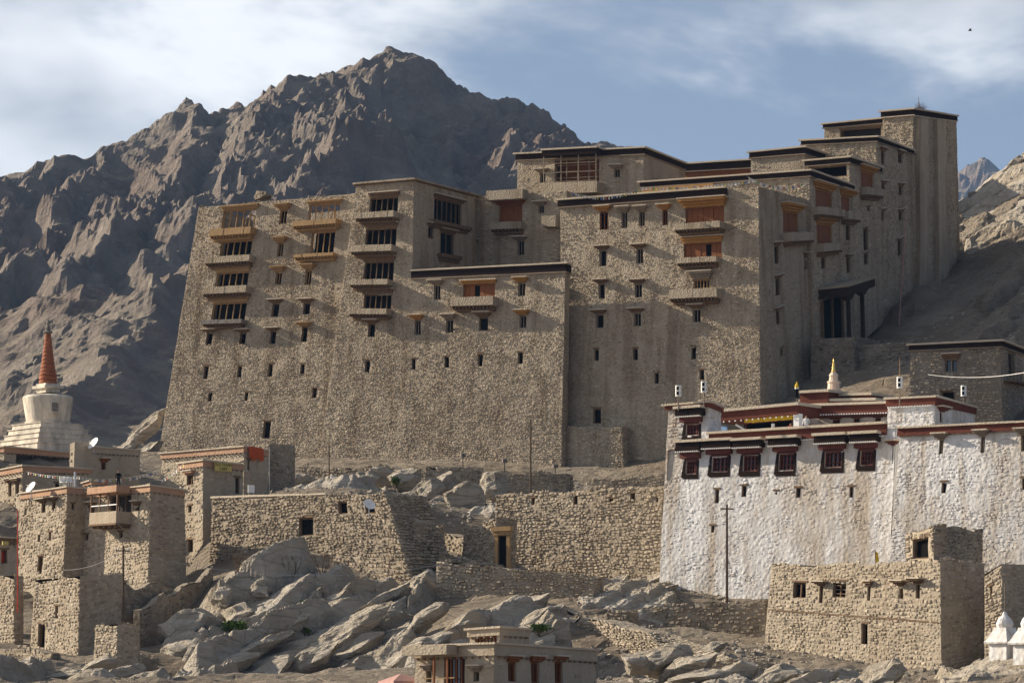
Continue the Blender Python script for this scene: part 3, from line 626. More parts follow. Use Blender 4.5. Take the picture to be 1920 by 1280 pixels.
# back wall between the tower and the right block
B = face([(880, 369), (1062, 358), (1062, 520), (880, 520)], palY(1062, 13), A, .03)
window(palace, B, (936, 384, 979, 418), 'shutter', 'red_wood', bars=5, hood=.5, lh=.4, ledge=((927, 418, 985, 434), 'palace_mud', 1.0), pane='dim_room')
for r in ((970, 450, 983, 479), (1009, 384, 1020, 400)): window(palace, B, r, 'slot', 'grey_wood', bars=1, hood=.55, lh=.3)
mb = MB(); a, b, c, d = B.rect((922, 359, 990, 377)); B.box(mb, a, b, c, d, -.1, 1.2); part('mud_hood', mb, 'palace_mud', palace)
mb = MB(); a, b, c, d = B.rect((1025, 407, 1052, 428)); B.box(mb, a, b, c, d, -.1, 1.2); part('mud_hood', mb, 'palace_mud', palace)
finish(palace, [B], [dict(F=B, S=None, a=A, depth=6)], 'palace_mud', 'palace_stone', rng, sw=.4, sh=.25, pr=.045, cover=.6)
# upper block
Ub = face([(970, 290), (1207, 278), (1207, 380), (970, 388)], palY(1207, 19), A, .02)
US = side(Ub, (1284, 308), (1284, 400), A)
window(palace, Ub, (1040, 297, 1124, 344), 'bay', 'grey_wood', bars=3, rows=3, hood=0, reveal=1.6, pane='red_wood')
for r in ((1012, 324, 1023, 343), (1151, 316, 1162, 333)): window(palace, Ub, r, 'slot', 'grey_wood', bars=1, hood=.55, lh=.35)
mb = MB(); a, b, c, d = Ub.rect((1025, 345, 1132, 366)); Ub.box(mb, a, b, c, d, -.1, 1.5); part('balcony', mb, 'palace_mud', palace)
a, b, c, d = Ub.rect((1031, 292, 1129, 345))
for x in np.linspace(a, b, 4): mb = MB(); Ub.box(mb, x-.05, x+.05, c, d, 1.3, 1.4); part('balcony_post', mb, 'grey_wood', palace)
for z in np.linspace(c+.1, d-1.0, 3): mb = MB(); Ub.box(mb, a, b, z-.03, z+.03, 1.405, 1.45); part('balcony_rail', mb, 'grey_wood', palace)
cornice(palace, Ub, US, .62, 'mud_cap', 'twig_band', .14)
mb = MB(); Ub.box(mb, a-.1, b+.2, Ub.H-.6, Ub.H+.02, .37, 1.6); part('roof_band', mb, 'twig_band', palace)
mb = MB(); Ub.box(mb, a-.2, b+.3, Ub.H+.03, Ub.H+.2, .37, 1.75); part('roof_cap', mb, 'mud_cap', palace)
finish(palace, [Ub, US], [dict(F=Ub, S=US, a=A)], 'palace_mud', 'palace_mud', rng, sw=.4, sh=.25, pr=.03, cover=.35)
# link behind
Lk = face([(1275, 309), (1420, 300), (1420, 360), (1275, 365)], palY(1420, 36), A, 0)
cornice(palace, Lk, None, .8, 'mud_cap', 'twig_band', .14); 
finish(palace, [Lk], [dict(F=Lk, S=None, a=A, depth=6)], 'red_wood', None, rng, facing=False)
# right block
Rb = face([(1051, 378), (1422, 350), (1427, 895), (1050, 895)], palY(1422, 2.4), A, BT)
RS = side(Rb, (1521, 376), (1531, 760), A)
for r, wd in (((1124, 396, 1140, 431), 'red_wood'), ((1165, 397, 1176, 428), 'grey_wood'), ((1198, 396, 1209, 424), 'grey_wood'), ((1242, 393, 1252, 422), 'red_wood')):
    window(palace, Rb, r, 'slot', wd, bars=1, hood=.6, lh=.45, hoodmat='orange_wood' if wd == 'red_wood' else None)
window(palace, Rb, (1285, 388, 1358, 420), 'shutter', 'red_wood', bars=7, hood=.9, lh=.8, ledge=((1273, 421, 1360, 435), 'palace_mud', 1.25), hoodmat='orange_wood', pane='dim_room')
window(palace, Rb, (1282, 455, 1353, 484), 'shutter', 'red_wood', bars=7, hood=.3, lh=.6, ledge=((1275, 485, 1351, 497), 'palace_mud', 1.0), hoodmat='orange_wood')
window(palace, Rb, (1300, 523, 1330, 544), 'bay', 'new_wood', bars=4, hood=.6, lh=.7, ledge=((1264, 545, 1354, 565), 'palace_mud', 1.25), hoodmat='grey_wood')
for r in ((1299, 578, 1314, 605), (1124, 468, 1137, 499), (1193, 465, 1206, 494), (1122, 531, 1134, 560), (1190, 531, 1204, 558), (1117, 588, 1132, 615), (1188, 585, 1202, 612)):
    window(palace, Rb, r, 'slot', 'grey_wood', bars=1 if r[0] in (1190, 1188, 1299, 1193) else 0, hood=.6, lh=.3, hoodmat='old_wood')
for r in ((1114, 654, 1123, 677), (1187, 653, 1196, 675), (1296, 649, 1305, 673), (1227, 698, 1235, 719), (1312, 693, 1320, 713), (1112, 765, 1127, 794)): window(palace, Rb, r, 'slot', 'old_wood')
window(palace, RS, (1468, 397, 1497, 436), 'shutter', 'orange_wood', bars=4, hood=.8, lh=.75, ledge=((1467, 437, 1511, 456), 'palace_mud', 1.1), hoodmat='orange_wood', pane='dim_room')
for r in ((1452, 460, 1461, 495), (1454, 521, 1463, 554), (1455, 581, 1463, 609), (1508, 478, 1516, 505)): window(palace, RS, r, 'slot', 'old_wood', hood=.35, lh=.3)
for r in ((1463, 652, 1469, 668),): window(palace, RS, r, 'slot', 'old_wood')
_s = Rb.st(1364, 352)[0]
cornice(palace, Rb, None, .7, 'mud_cap', 'twig_band', .3, 'grey_wood', s0=-.2, s1=_s, up=.05)
finish(palace, [Rb, RS], [dict(F=Rb, S=RS, a=A, roof=-.3)], 'palace_mud', 'palace_stone', rng, sw=.235, sh=.165, pr=.0425, cover=.9, fade=.6)
# buttress at the foot of the right block
Bu = face([(1056, 800), (1166, 800), (1170, 892), (1054, 890)], palY(1166, -.9), A, .05); BuS = side(Bu, (1180, 803), (1184, 894), A)
finish(palace, [Bu, BuS], [dict(F=Bu, S=BuS, a=A)], 'palace_mud', 'palace_stone', rng, name='buttress', sw=.27, sh=.19, pr=.07)
# blocks stepping up behind, to the watch tower
Kb = face([(1203, 343), (1518, 321), (1527, 715), (1203, 715)], palY(1518, 13.4), A, .02); KS = side(Kb, (1600, 350), (1606, 650), A)
for r, lg in (((1529, 356, 1560, 392), (1524, 392, 1568, 408)), ((1531, 419, 1560, 457), (1529, 457, 1567, 474)), ((1577, 367, 1598, 399), (1575, 399, 1600, 416))):
    window(palace, KS, r, 'shutter', 'orange_wood', bars=4, hood=.6, lh=.6, ledge=(lg, 'palace_mud', 1.0), hoodmat='orange_wood', pane='dim_room')
for r in ((1540, 482, 1548, 505), (1586, 421, 1594, 451), (1587, 482, 1594, 512)): window(palace, KS, r, 'slot', 'old_wood', hood=.4)
cornice(palace, Kb, KS, .5, 'mud_cap', 'twig_band', .16, 'grey_wood')
_a = Kb.st(1205, 350)[0]; _b = Kb.st(1340, 350)[0]
mb = MB(); Kb.box(mb, _a, _b, Kb.H-1.15, Kb.H-.62, -.02, .35); part('painted_frieze', mb, 'orange_wood', palace)
finish(palace, [Kb, KS], [dict(F=Kb, S=KS, a=A)], 'palace_mud', 'palace_stone', rng, ext=3, sw=.3, sh=.2, pr=.06, cover=.85)
Mb = face([(1408, 287), (1508, 277), (1508, 345), (1408, 345)], palY(1508, 27), A, .02); MS = side(Mb, (1562, 296), (1562, 345), A)
cornice(palace, Mb, MS, .6, 'mud_cap', 'twig_band', .15, 'grey_wood')
finish(palace, [Mb, MS], [dict(F=Mb, S=MS, a=A)], 'palace_mud', 'palace_mud', rng, ext=0, sw=.4, sh=.25, pr=.03, cover=.4)
Qb = face([(1512, 303), (1592, 296), (1597, 640), (1512, 640)], palY(1592, 23.3), A, .02); QS = side(Qb, (1652, 316), (1655, 590), A)
window(palace, Qb, (1518, 311, 1588, 333), 'bay', 'old_wood', reveal=1.5)
window(palace, QS, (1614, 322, 1638, 354), 'shutter', 'orange_wood', bars=4, hood=.5, lh=.5, ledge=((1612, 354, 1645, 370), 'palace_mud', .9), hoodmat='orange_wood', pane='dim_room')
for r in ((1619, 428, 1628, 470), (1620, 475, 1628, 497), (1626, 388, 1631, 396)): window(palace, QS, r, 'slot', 'old_wood')
cornice(palace, Qb, QS, .5, 'mud_cap', 'twig_band', .16, 'grey_wood')
finish(palace, [Qb, QS], [dict(F=Qb, S=QS, a=A)], 'palace_mud', 'palace_stone', rng, ext=1, sw=.3, sh=.2, pr=.05, cover=.6)
Nb = face([(1505, 265), (1643, 258), (1646, 590), (1505, 590)], palY(1643, 32), A, .02); NS = side(Nb, (1712, 284), (1712, 520), A)
for r in ((1652, 283, 1659, 310), (1684, 288, 1692, 306), (1651, 345, 1659, 367), (1685, 349, 1692, 367), (1651, 397, 1657, 415), (1685, 397, 1692, 414), (1683, 450, 1690, 480)): window(palace, NS, r, 'slot', 'old_wood', hood=.3)
cornice(palace, Nb, NS, .4, 'mud_cap', 'twig_band', .15, 'grey_wood')
finish(palace, [Nb, NS], [dict(F=Nb, S=NS, a=A)], 'palace_mud', 'palace_stone', rng, ext=3, sw=.3, sh=.2, pr=.06, cover=.85)
Ob = face([(1546, 234), (1660, 223), (1660, 300), (1546, 300)], palY(1660, 46), A, 0)
window(palace, Ob, (1575, 240, 1652, 259), 'bay', 'old_wood', bars=0, reveal=1.2, pane='dim_room')
cornice(palace, Ob, None, .4, 'mud_cap', 'twig_band', .15, 'grey_wood')
finish(palace, [Ob], [dict(F=Ob, S=None, a=A, depth=6)], 'palace_mud', 'palace_mud', rng, ext=1, sw=.4, sh=.25, pr=.03, cover=.4)
Tb = face([(1655, 211), (1712, 206), (1713, 520), (1654, 520)], palY(1712, 43), A, .02); TT = side(Tb, (1793, 219), (1800, 470), A)
for r in ((1716, 290, 1720, 300), (1718, 350, 1722, 360)): window(palace, TT, r, 'slot', 'old_wood')
cornice(palace, Tb, TT, .55, 'mud_cap', 'twig_band', .16, 'mud_cap')
finish(palace, [Tb, TT], [dict(F=Tb, S=TT, a=A)], 'palace_mud', 'palace_stone', rng, ext=6, sw=.3, sh=.2, pr=.05, cover=.6)
for x in (.05, .46):
    mb = MB(); TT.box(mb, TT.W*x, TT.W*(x+.2), -3, TT.H-.75, -.1, .5); part('buttress', mb, 'palace_stone', palace)
# unseen block behind the watch tower, added to shade the hillside
def pal(u, v, z): return np.array([CO[0]-u*ca+v*sa, CO[1]+u*sa+v*ca, z])
mb = MB(); mb.hexa([pal(u, v, z) for z in (48, 73.5) for u, v in ((16, 68), (16, 83), (21, 83), (21, 68))]); part('shade_block', mb, 'palace_stone', palace)
# entrance porch on the right side
a, b, c, d = KS.rect((1534, 533, 1600, 553)); mb = MB(); KS.box(mb, a, a+7.0, c+.2, c+1.1, -.1, 3.4); part('porch_roof', mb, 'dark_wood', palace)
mb = MB(); KS.box(mb, a-.2, a+7.2, c+1.11, c+1.3, -.1, 3.6); part('porch_cap', mb, 'palace_mud', palace)
for k in range(2):
    mb = MB(); x = a+1.6+k*3.6; KS.box(mb, x-.16, x+.16, c-7.0, c-.35, 2.5, 2.85); part('porch_column', mb, 'dark_wood', palace)
    for e in range(3): mb = MB(); KS.box(mb, x-.4-.35*e, x+.4+.35*e, c-.35+.18*e, c-.172+.18*e, 2.35, 2.95); part('column_bracket', mb, 'dark_wood', palace)
mb = MB(); KS.box(mb, a+.6, a+5.6, c-6, c-.1, -.1, .12); part('porch_dark_panel', mb, 'dark_inside', palace)  # dark sheet painted for the shade inside the porch
for x in (a+.5, a+3.0, a+5.6): mb = MB(); KS.box(mb, x-.15, x+.15, c-6, c-.1, .0, .3); part('door_post', mb, 'old_wood', palace)
# ------------------------------------------------------------------ white monastery
AM = 35.0; rng = np.random.RandomState(21); random.seed(9)
mon = thing('monastery', tuple(P(1450, 1100, 320)), 'long whitewashed monastery with dark red roof edges and black framed windows', 'monastery')
Fm = face([(1250, 826), (1680, 802), (1666, 1108), (1236, 1090)], 306, AM, .05)
def big_window(W_, r, hood_y, bars=3):
    win = window(mon, W_, r, 'bay', 'dark_red_wood', bars=bars, rows=2, reveal=.35, pane='glass')
    s0, s1, t0, t1 = W_.rect(r); mb = MB()
    e = .34
    mb.hexa(W_.map([s0-e-.05, s0-.01, s0-.01, s0-e+.12]*1+[s0-e+.12, s0-.01, s0-.01, s0-e+.12], [t0-.3]*4+[t1]*4, [.03, .03, -.05, -.05]*2)); W_.box(mb, s1+.01, s1+e-.1, t0-.3, t1, -.05, .03)
    W_.box(mb, s0-e+.1, s1+e-.1, t0-.42, t0-.02, -.05, .045); part('window_border', mb, 'twig_band', win)
    z = W_.st((r[0]+r[2])/2, hood_y)[1]; h = z-t1-.15
    mb = MB(); W_.box(mb, s0-.38, s1+.38, t1+.15, t1+.15+h*.42, -.05, .45); part('lintel', mb, 'dark_red_wood', win)
    mb = MB(); W_.box(mb, s0-.62, s1+.62, t1+.152+h*.42, z-.05, -.05, .75); part('hood', mb, 'twig_band', win)
    mb = MB(); W_.box(mb, s0-.72, s1+.72, z-.048, z+.16, -.05, .95); part('hood_cap', mb, 'mud_cap', win)
    mb = MB(); x = s0-.6
    while x < s1+.55: W_.box(mb, x, x+.09, t1+.06+h*.42, t1+.15+h*.42, .4, .8); x += .2
    o = part('joist_ends', mb, 'white_paint', win); o['kind'] = 'stuff'
for r, hy in (((1286, 863, 1306, 888), 830), ((1335, 855, 1365, 884), 827), ((1393, 853, 1421, 883), 826), ((1460, 850, 1488, 882), 822), ((1546, 846, 1578, 876), 817), ((1613, 844, 1637, 872), 814)):
    big_window(Fm, r, hy)
window(mon, Fm, (1673, 835, 1682, 868), 'slot', 'dark_red_wood', hood=.5)
for r in ((1340, 917, 1348, 943), (1390, 910, 1399, 931), (1492, 914, 1500, 933), (1592, 912, 1599, 932), (1333, 985, 1339, 998), (1453, 920, 1458, 927)): window(mon, Fm, r, 'slot', 'old_wood')
_s = Fm.st(1328, 822)[0]; _e = Fm.st(1664, 803)[0]
band('roof_band', 'red_band', mon, Fm, None, -.45, .32, .14, _s, _e); band('roof_cap', 'mud_cap', mon, Fm, None, .322, .5, .38, _s, _e)
dots('joist_ends', 'white_paint', mon, Fm, -.55, .3, .09, .24, _s, _e)
finish(mon, [Fm], [dict(F=Fm, S=None, a=AM, depth=14, roof=-.1)], 'whitewash', 'whitewash', rng, sw=.3, sh=.2, pr=.016, cover=.4, reveal=.4)
# corner turret
Tm = face([(1254, 764), (1328, 758), (1328, 828), (1250, 830)], 306+(1680-1328)/FPX*312*math.tan(R(AM))*.93, AM, .03)
TmS = side(Tm, (1352, 768), (1352, 830), AM)
big_window(Tm, (1286, 795, 1310, 816), 766)
cornice(mon, Tm, TmS, .3, 'mud_cap', 'red_band', .25, None, up=.1)
finish(mon, [Tm, TmS], [dict(F=Tm, S=TmS, a=AM)], 'whitewash', 'whitewash', rng, ext=.5, sw=.34, sh=.24, pr=.05, cover=.7, reveal=.4)
# set-back gallery with its flat roof
Gm = face([(1350, 785), (1500, 776), (1500, 822), (1350, 830)], 325, AM, 0)
window(mon, Gm, (1395, 786, 1485, 815), 'bay', 'dark_red_wood', reveal=1.2)
finish(mon, [Gm], [dict(F=Gm, S=None, a=AM, depth=8)], 'dim_room', None, rng, ext=1, facing=False, name='gallery_wall')  # wall coloured dark to give the gallery an unlit interior
Gr = face([(1330, 772), (1495, 757), (1495, 776), (1330, 790)], 319, AM, 0); GrS = side(Gr, (1520, 765), (1520, 782), AM)
mb = MB(); Gr.box(mb, 0, Gr.W, 0, Gr.H-.1, -4, 0); part('gallery_roof', mb, 'red_band', mon)
mb = MB(); Gr.box(mb, -.2, Gr.W+.2, Gr.H-.098, Gr.H+.12, -4.2, .25); part('roof_cap', mb, 'mud_cap', mon)
dots('joist_ends', 'white_paint', mon, Gr, -Gr.H-.12, .05, .10, .55)
a_, b_, c_, d_ = Gr.rect((1391, 778, 1487, 787)); mb = MB(); rr = random.Random(3); x = a_
while x < b_: Gr.box(mb, x, x+.13, c_-rr.uniform(0, .08), d_, -.5, -.4+rr.uniform(-.05, .05)); x += .14
part('yellow_valance', mb, 'yellow_cloth', mon)
a_, b_, c_, d_ = Gr.rect((1486, 775, 1496, 806)); mb = MB(); Gr.box(mb, a_, b_, c_-.8, d_, -.75, -.15); part('column', mb, 'white_paint', mon)
a_, b_, c_, d_ = Gr.rect((1440, 793, 1444, 806)); mb = MB(); Gr.box(mb, a_, b_, c_-.8, d_, -.7, -.5); part('column', mb, 'white_paint', mon)
a_, b_, c_, d_ = Gr.rect((1333, 797, 1351, 812)); mb = MB(); Gr.box(mb, a_, b_, c_-.8, d_, -1.1, -1.0); part('awning_sheet', mb, 'blue_tarp', mon)
mb = MB(); mb.tube(Gr.map(*Gr.st(1370, 794), -.8), Gr.map(*Gr.st(1394, 808), -.8), .09); part('awning_pole', mb, 'white_paint', mon)
Hm = face([(1490, 778), (1668, 770), (1668, 815), (1490, 822)], 322, AM, 0)
for r in ((1560, 786, 1575, 802), (1600, 784, 1612, 802), (1640, 783, 1652, 800)): window(mon, Hm, r, 'slot', 'dark_red_wood', pane='dim_room')
finish(mon, [Hm], [dict(F=Hm, S=None, a=AM, depth=8)], 'whitewash', None, rng, ext=1, facing=False, name='gallery_wall')
Hr = face([(1494, 760), (1672, 754), (1672, 774), (1494, 779)], 318, AM, 0)
mb = MB(); Hr.box(mb, 0, Hr.W, 0, Hr.H-.1, -4, 0); part('gallery_roof', mb, 'red_band', mon)
mb = MB(); Hr.box(mb, -.05, Hr.W+.1, Hr.H-.098, Hr.H+.1, -4.2, .25); part('roof_cap', mb, 'mud_cap', mon)
dots('joist_ends', 'white_paint', mon, Hr, -Hr.H+.02, .12, .09, .24)
# upper hall on the right and the lantern roofs
Um = face([(1666, 752), (1752, 748), (1752, 806), (1662, 812)], 310, AM, .02); UmS = side(Um, (1828, 768), (1828, 812), AM)
band('roof_band', 'red_band', mon, Um, UmS, -.42, .12, .15); band('roof_cap', 'mud_cap', mon, Um, UmS, .122, .27, .32); dots('joist_ends', 'white_paint', mon, Um, -.5, .25, .09, .24)
window(mon, UmS, (1762, 772, 1768, 792), 'slot', 'dark_red_wood', hood=.5)
finish(mon, [Um, UmS], [dict(F=Um, S=UmS, a=AM)], 'whitewash', 'whitewash', rng, ext=1, sw=.34, sh=.24, pr=.05, cover=.6)
for (x0, x1, y0, y1, Y) in ((1500, 1552, 734, 748, 330), (1556, 1632, 740, 753, 330), (1505, 1640, 750, 760, 328)):
    q = face([(x0, y0), (x1, y0-3), (x1, y1+8), (x0, y1+11)], Y, AM, 0); mb = MB(); q.box(mb, 0, q.W, 0, q.H-.16, -3.5, 0); part('lantern_roof', mb, 'red_band', mon)
    mb = MB(); q.box(mb, -.25, q.W+.25, q.H-.158, q.H+.06, -3.7, .3); part('roof_cap', mb, 'mud_cap', mon)
# right wing
Rm = face([(1688, 804), (1990, 789), (1990, 1085), (1664, 1085)], 296, AM, .05)
for r in ((1760, 824, 1768, 853), (1838, 818, 1846, 849), (1915, 815, 1923, 846)): window(mon, Rm, r, 'slot', 'grey_wood', bars=1, hood=.55, lh=.4)
for r in ((1765, 904, 1774, 924), (1916, 896, 1925, 918)): window(mon, Rm, r, 'slot', 'old_wood')
band('roof_band', 'red_band', mon, Rm, None, -.55, .0, .16); band('roof_cap', 'mud_cap', mon, Rm, None, .002, .14, .34); dots('joist_ends', 'grey_wood', mon, Rm, -.62, .22, .07, .2)
finish(mon, [Rm], [dict(F=Rm, S=None, a=AM, depth=12)], 'whitewash', 'whitewash', rng, sw=.3, sh=.2, pr=.024, cover=.6, reveal=.4)
# ------------------------------------------------------------------ roof ornaments
for k, (px, py, Y, lab) in enumerate(((1272, 757, 316, 'white cross banded banner post on the turret roof, the shorter of two'), (1320, 750, 313, 'white cross banded banner post on the turret roof, the taller of two'),
        (1687, 748, 310, 'white cross banded banner post with a tall spike on the upper hall'), (1807, 760, 322, 'white cross banded banner post behind the upper hall beside the dark house'))):
    b = P(px, py+3, Y); t = thing('banner_post', tuple(b), lab, 'banner post', 'cross banded banner posts on the monastery roof'); mb = MB(); H_ = {0: .75, 1: .75, 2: 1.0, 3: .9}[k]
    mb.tube(b-np.array([0, 0, .4]), b+np.array([0, 0, H_+.1]), .05); part('pole', mb, 'grey_wood', t)
    if k == 2: mb = MB(); mb.tube(b+np.array([0, 0, 1.7]), b+np.array([0, 0, 3.3]), .05, .015); part('spike', mb, 'new_wood', t)
    c = b+np.array([0, 0, H_+.4]); mb = MB(); mb.lathe(c-np.array([0, 0, .4]), [(.2, 0), (.2, .8)], 12); part('cloth_drum', mb, 'black', t)
    for z in (-.38, 0, .38): mb = MB(); mb.lathe(c+np.array([0, 0, z-.05]), [(.24, 0), (.24, .1)], 12); part('white_band', mb, 'white_paint', t)
    for i in range(4): mb = MB(); q = i*math.pi/2+.5; mb.box(c+np.array([.215*math.cos(q), .215*math.sin(q), 0]), (.06, .12, .64), q); part('white_stripe', mb, 'white_paint', t)
b = P(1494, 752, 330); t = thing('victory_banner', tuple(b), 'slim yellow topped victory banner with dark cloth on the monastery roof', 'banner'); mb = MB(); mb.tube(b-np.array([0, 0, .6]), b+np.array([0, 0, .4]), .05); part('pole', mb, 'grey_wood', t)
mb = MB(); mb.lathe(b, [(.16, .3), (.17, 1.0)], 10); part('cloth_drum', mb, 'black', t); mb = MB(); mb.lathe(b, [(.172, 1.0), (.172, 1.12)], 10); part('white_band', mb, 'white_paint', t)
mb = MB(); mb.lathe(b, [(.18, 1.12), (.16, 1.3), (.07, 1.45), (.02, 1.65)], 10); part('gilded_cap', mb, 'yellow_cloth', t)
b = P(1563, 745, 332); t = thing('roof_spire', tuple(b), 'small cream spire with a gilded finial on the monastery roof', 'spire'); mb = MB()
mb.lathe(b, [(.62, -.6), (.60, .5), (.66, .52), (.66, .62), (.52, .64), (.48, 1.2), (.56, 1.22), (.54, 1.32), (.40, 1.36), (.34, 1.75), (.42, 1.78), (.36, 1.9), (.2, 2.1)], 12); part('tiered_body', mb, 'stupa_cream', t)
mb = MB(); mb.lathe(b, [(.16, 2.1), (.2, 2.2), (.1, 2.35), (.15, 2.5), (.07, 2.62), (.12, 2.75), (.05, 2.9), (.07, 3.0), (.01, 3.3)], 10); part('finial', mb, 'gold', t, smooth=True)
# ------------------------------------------------------------------ dark stone house behind the monastery
AD = 21.0; dk = thing('stone_house', tuple(P(1800, 790, 372)), 'shaded dark stone house with a flat roof behind the monastery', 'house')
Fd = face([(1708, 648), (1876, 640), (1880, 800), (1702, 800)], 368, AD, .03); Sd = side(Fd, (1918, 656), (1924, 800), AD)
window(dk, Fd, (1771, 672, 1796, 698), 'bay', 'grey_wood', bars=1, hood=.4, lh=.4, pane='glass', hoodmat='old_wood'); window(dk, Fd, (1764, 732, 1790, 768), 'bay', 'old_wood', bars=0)
window(dk, Sd, (1891, 660, 1902, 705), 'slot', 'grey_wood', pane='dim_room')
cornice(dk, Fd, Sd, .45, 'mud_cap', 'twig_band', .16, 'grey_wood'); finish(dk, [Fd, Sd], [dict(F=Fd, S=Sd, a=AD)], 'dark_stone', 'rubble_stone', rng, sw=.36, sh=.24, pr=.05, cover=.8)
mb = MB(); Sd.box(mb, Sd.W*.1, Sd.W, 4.0, 4.15, -.05, .9); part('balcony', mb, 'old_wood', dk)
for x in np.linspace(.15, .95, 6): mb = MB(); Sd.box(mb, Sd.W*x-.03, Sd.W*x+.03, 4.152, 5.1, .82, .88); part('baluster', mb, 'old_wood', dk)
def fence_wall(q, Yl, Yr, label, mat='rubble_stone', thick=.8, ruin=0, wins=(), group=None, name='stone_revetment', cap=False, sw=.36, sh=.24, pr=.08, stone=None, cat='wall', batter=.05, depth=None, tint=None, ext=2.5):
    """free standing or retaining rubble wall between two distances"""
    pl, pr_ = P(*q[0], Yl), P(*q[1], Yr); d = pr_-pl; a = math.degrees(math.atan2(-d[1], d[0]))
    t = thing(name, tuple(P((q[2][0]+q[3][0])/2, max(q[2][1], q[3][1]), (Yl+Yr)/2)), label, cat, group)
    W_ = face(q, Yr, a, batter); W_.ruin = ruin
    for r in wins: window(t, W_, r, 'slot' if r[2]-r[0] < 16 else 'bay', 'old_wood')
    mb = MB(); W_.shell(mb, ext, .8, .06, .5); n = W_.N.copy(); n[2] = 0; n /= np.linalg.norm(n); th = depth or thick
    k = max(3, int(W_.W/1.0)); xs = np.linspace(0, W_.W, k+1); tp = W_.top(xs); A_ = W_.map(xs, tp)+.06*np.stack([perlin(W_.map(xs, tp)*.7+o) for o in (0, 31, 57)], -1); B_ = A_-n*th; C_ = W_.map(xs, -ext)-n*th
    V = np.concatenate([A_, B_, C_]); m = k+1
    mb.add(V, [(i, i+1, m+i+1, m+i) for i in range(k)]+[(m+i, m+i+1, 2*m+i+1, 2*m+i) for i in range(k)])
    for x, e in ((0, 0), (W_.W, k)): mb.add([W_.map(x, -ext), A_[e], B_[e], C_[e]], [(0, 1, 2, 3)])
    part('wall', mb, mat, t)
    stone_part([W_], stone or mat, t, sw=sw, sh=sh, pr=pr, cover=.96)
    # end faces get stones too
    E = Wall([A_[-1], B_[-1], C_[-1]+np.array([0, 0, ext]), W_.map(W_.W, 0)], np.cross(n, (0, 0, 1))*1.0)
    if E.N[0] < 0: E.N = -E.N
    stone_part([E], stone or mat, t, sw=sw, sh=sh, pr=pr, cover=.96)
    if cap: band('wall_cap', 'mud_cap', t, W_, None, .0, .16, .12)
    return t, W_
# ------------------------------------------------------------------ houses of the old town
def house(name, label, q, sd, Y, a, wins=(), swins=(), mat='house_stone', stone='house_stone', parapet='brick_band', batter=.04, ph=.45, cover=.9, sw=.36, sh=.24, pr=.06, ext=3, cat='house', group=None, ruin=0, roof=-.02, capped=True):
    t = thing(name, tuple(P((q[2][0]+q[3][0])/2, max(q[2][1], q[3][1]), Y)), label, cat, group); F = face(q, Y, a, batter); S = side(F, *sd, a) if sd else None; F.ruin = ruin
    for W_, ws in ((F, wins), (S, swins)):
        for w_ in ws:
            r, kw = (w_, {}) if not isinstance(w_[0], tuple) else w_
            window(t, W_, r, kw.pop('kind', 'slot') if kw else 'slot', kw.pop('wood', 'old_wood') if kw else 'old_wood', **dict(kw))
    if parapet:
        band('parapet', parapet, t, F, S, -ph, .0, .10)
        if capped: band('roof_cap', 'mud_cap', t, F, S, .002, .12, .24)
        dots('joist_ends', 'grey_wood', t, F, -ph-.08, .22, .1, .5, S=S)
    finish(t, [w_ for w_ in (F, S) if w_ is not None], [dict(F=F, S=S, a=a, roof=roof, ext=ext)], mat, stone, np.random.RandomState(abs(hash(label)) % 9999 if False else len(label)*7), ext=ext, sw=sw, sh=sh, pr=pr, cover=cover, step=.9)
    return t, F, S
def hd(r, **k): return (r, dict(k))
AL = 50.0
# back row on the left
house('town_house', 'shaded mud brick house with a long open loggia below the big stupa', [(-30, 842), (8, 838), (6, 905), (-30, 905)], ((136, 850), (136, 905)), 364, 40, mat='house_mud', stone='house_mud', cover=.15, swins=[hd((30, 852, 130, 872), kind='bay', bars=2, pane='dim_room')])
house('chimney_block', 'brown mud block rising beside the long loggia house', [(131, 832), (140, 828), (138, 900), (130, 900)], ((169, 832), (169, 900)), 357, 42, mat='house_mud', stone='house_mud', cover=.1, parapet=None, cat='building')
house('town_house', 'shaded plastered house with one red shuttered window behind the prayer flags', [(160, 845), (168, 839), (168, 930), (160, 930)], ((262, 845), (262, 930)), 360, 40, mat='house_mud', stone='house_mud', cover=.2, swins=[hd((190, 866, 199, 880), wood='red_wood', hood=.4, pane='red_wood')], parapet='house_mud')
house('town_house', 'house with a brick red parapet beneath the loggia house', [(-30, 888), (43, 874), (40, 1000), (-30, 1000)], ((172, 880), (172, 960)), 349, AL, [hd((16, 905, 22, 930), hood=.4), hd((29, 905, 36, 928), hood=.4), (2, 948, 7, 960), (18, 946, 25, 960), (4, 990, 18, 1004)], [(103, 905, 117, 918)], mat='house_stone', stone='house_mud', cover=.5)
# front row
house('town_house', 'tall battered stone house with rafters under its red roof edge', [(41, 926), (126, 914), (118, 1085), (22, 1090)], ((168, 918), (160, 1085)), 332, AL, [hd((78, 943, 85, 960), hood=.5), hd((97, 940, 104, 957), hood=.5), (46, 952, 50, 965), (71, 1001, 76, 1015), (91, 997, 95, 1012), (70, 1042, 79, 1075)], [(134, 944, 139, 956)], cover=.8)
tb, FB, SB = house('town_house', 'tall stone house with a wooden box balcony high on its front', [(157, 924), (282, 911), (277, 1095), (150, 1095)], ((346, 920), (350, 1110)), 326, AL, [hd((170, 952, 177, 968), hood=.45, lh=.45), hd((254, 947, 262, 957), hood=.4), (159, 1001, 166, 1013), (223, 997, 230, 1008), hd((206, 926, 246, 962), kind='bay', bars=2, pane='dim_room')], [], cover=.85)
a_, b_, c_, d_ = FB.rect((196, 962, 246, 984)); mb = MB(); FB.box(mb, a_, b_, c_, d_, .003, 1.5); part('balcony', mb, 'house_mud', tb)
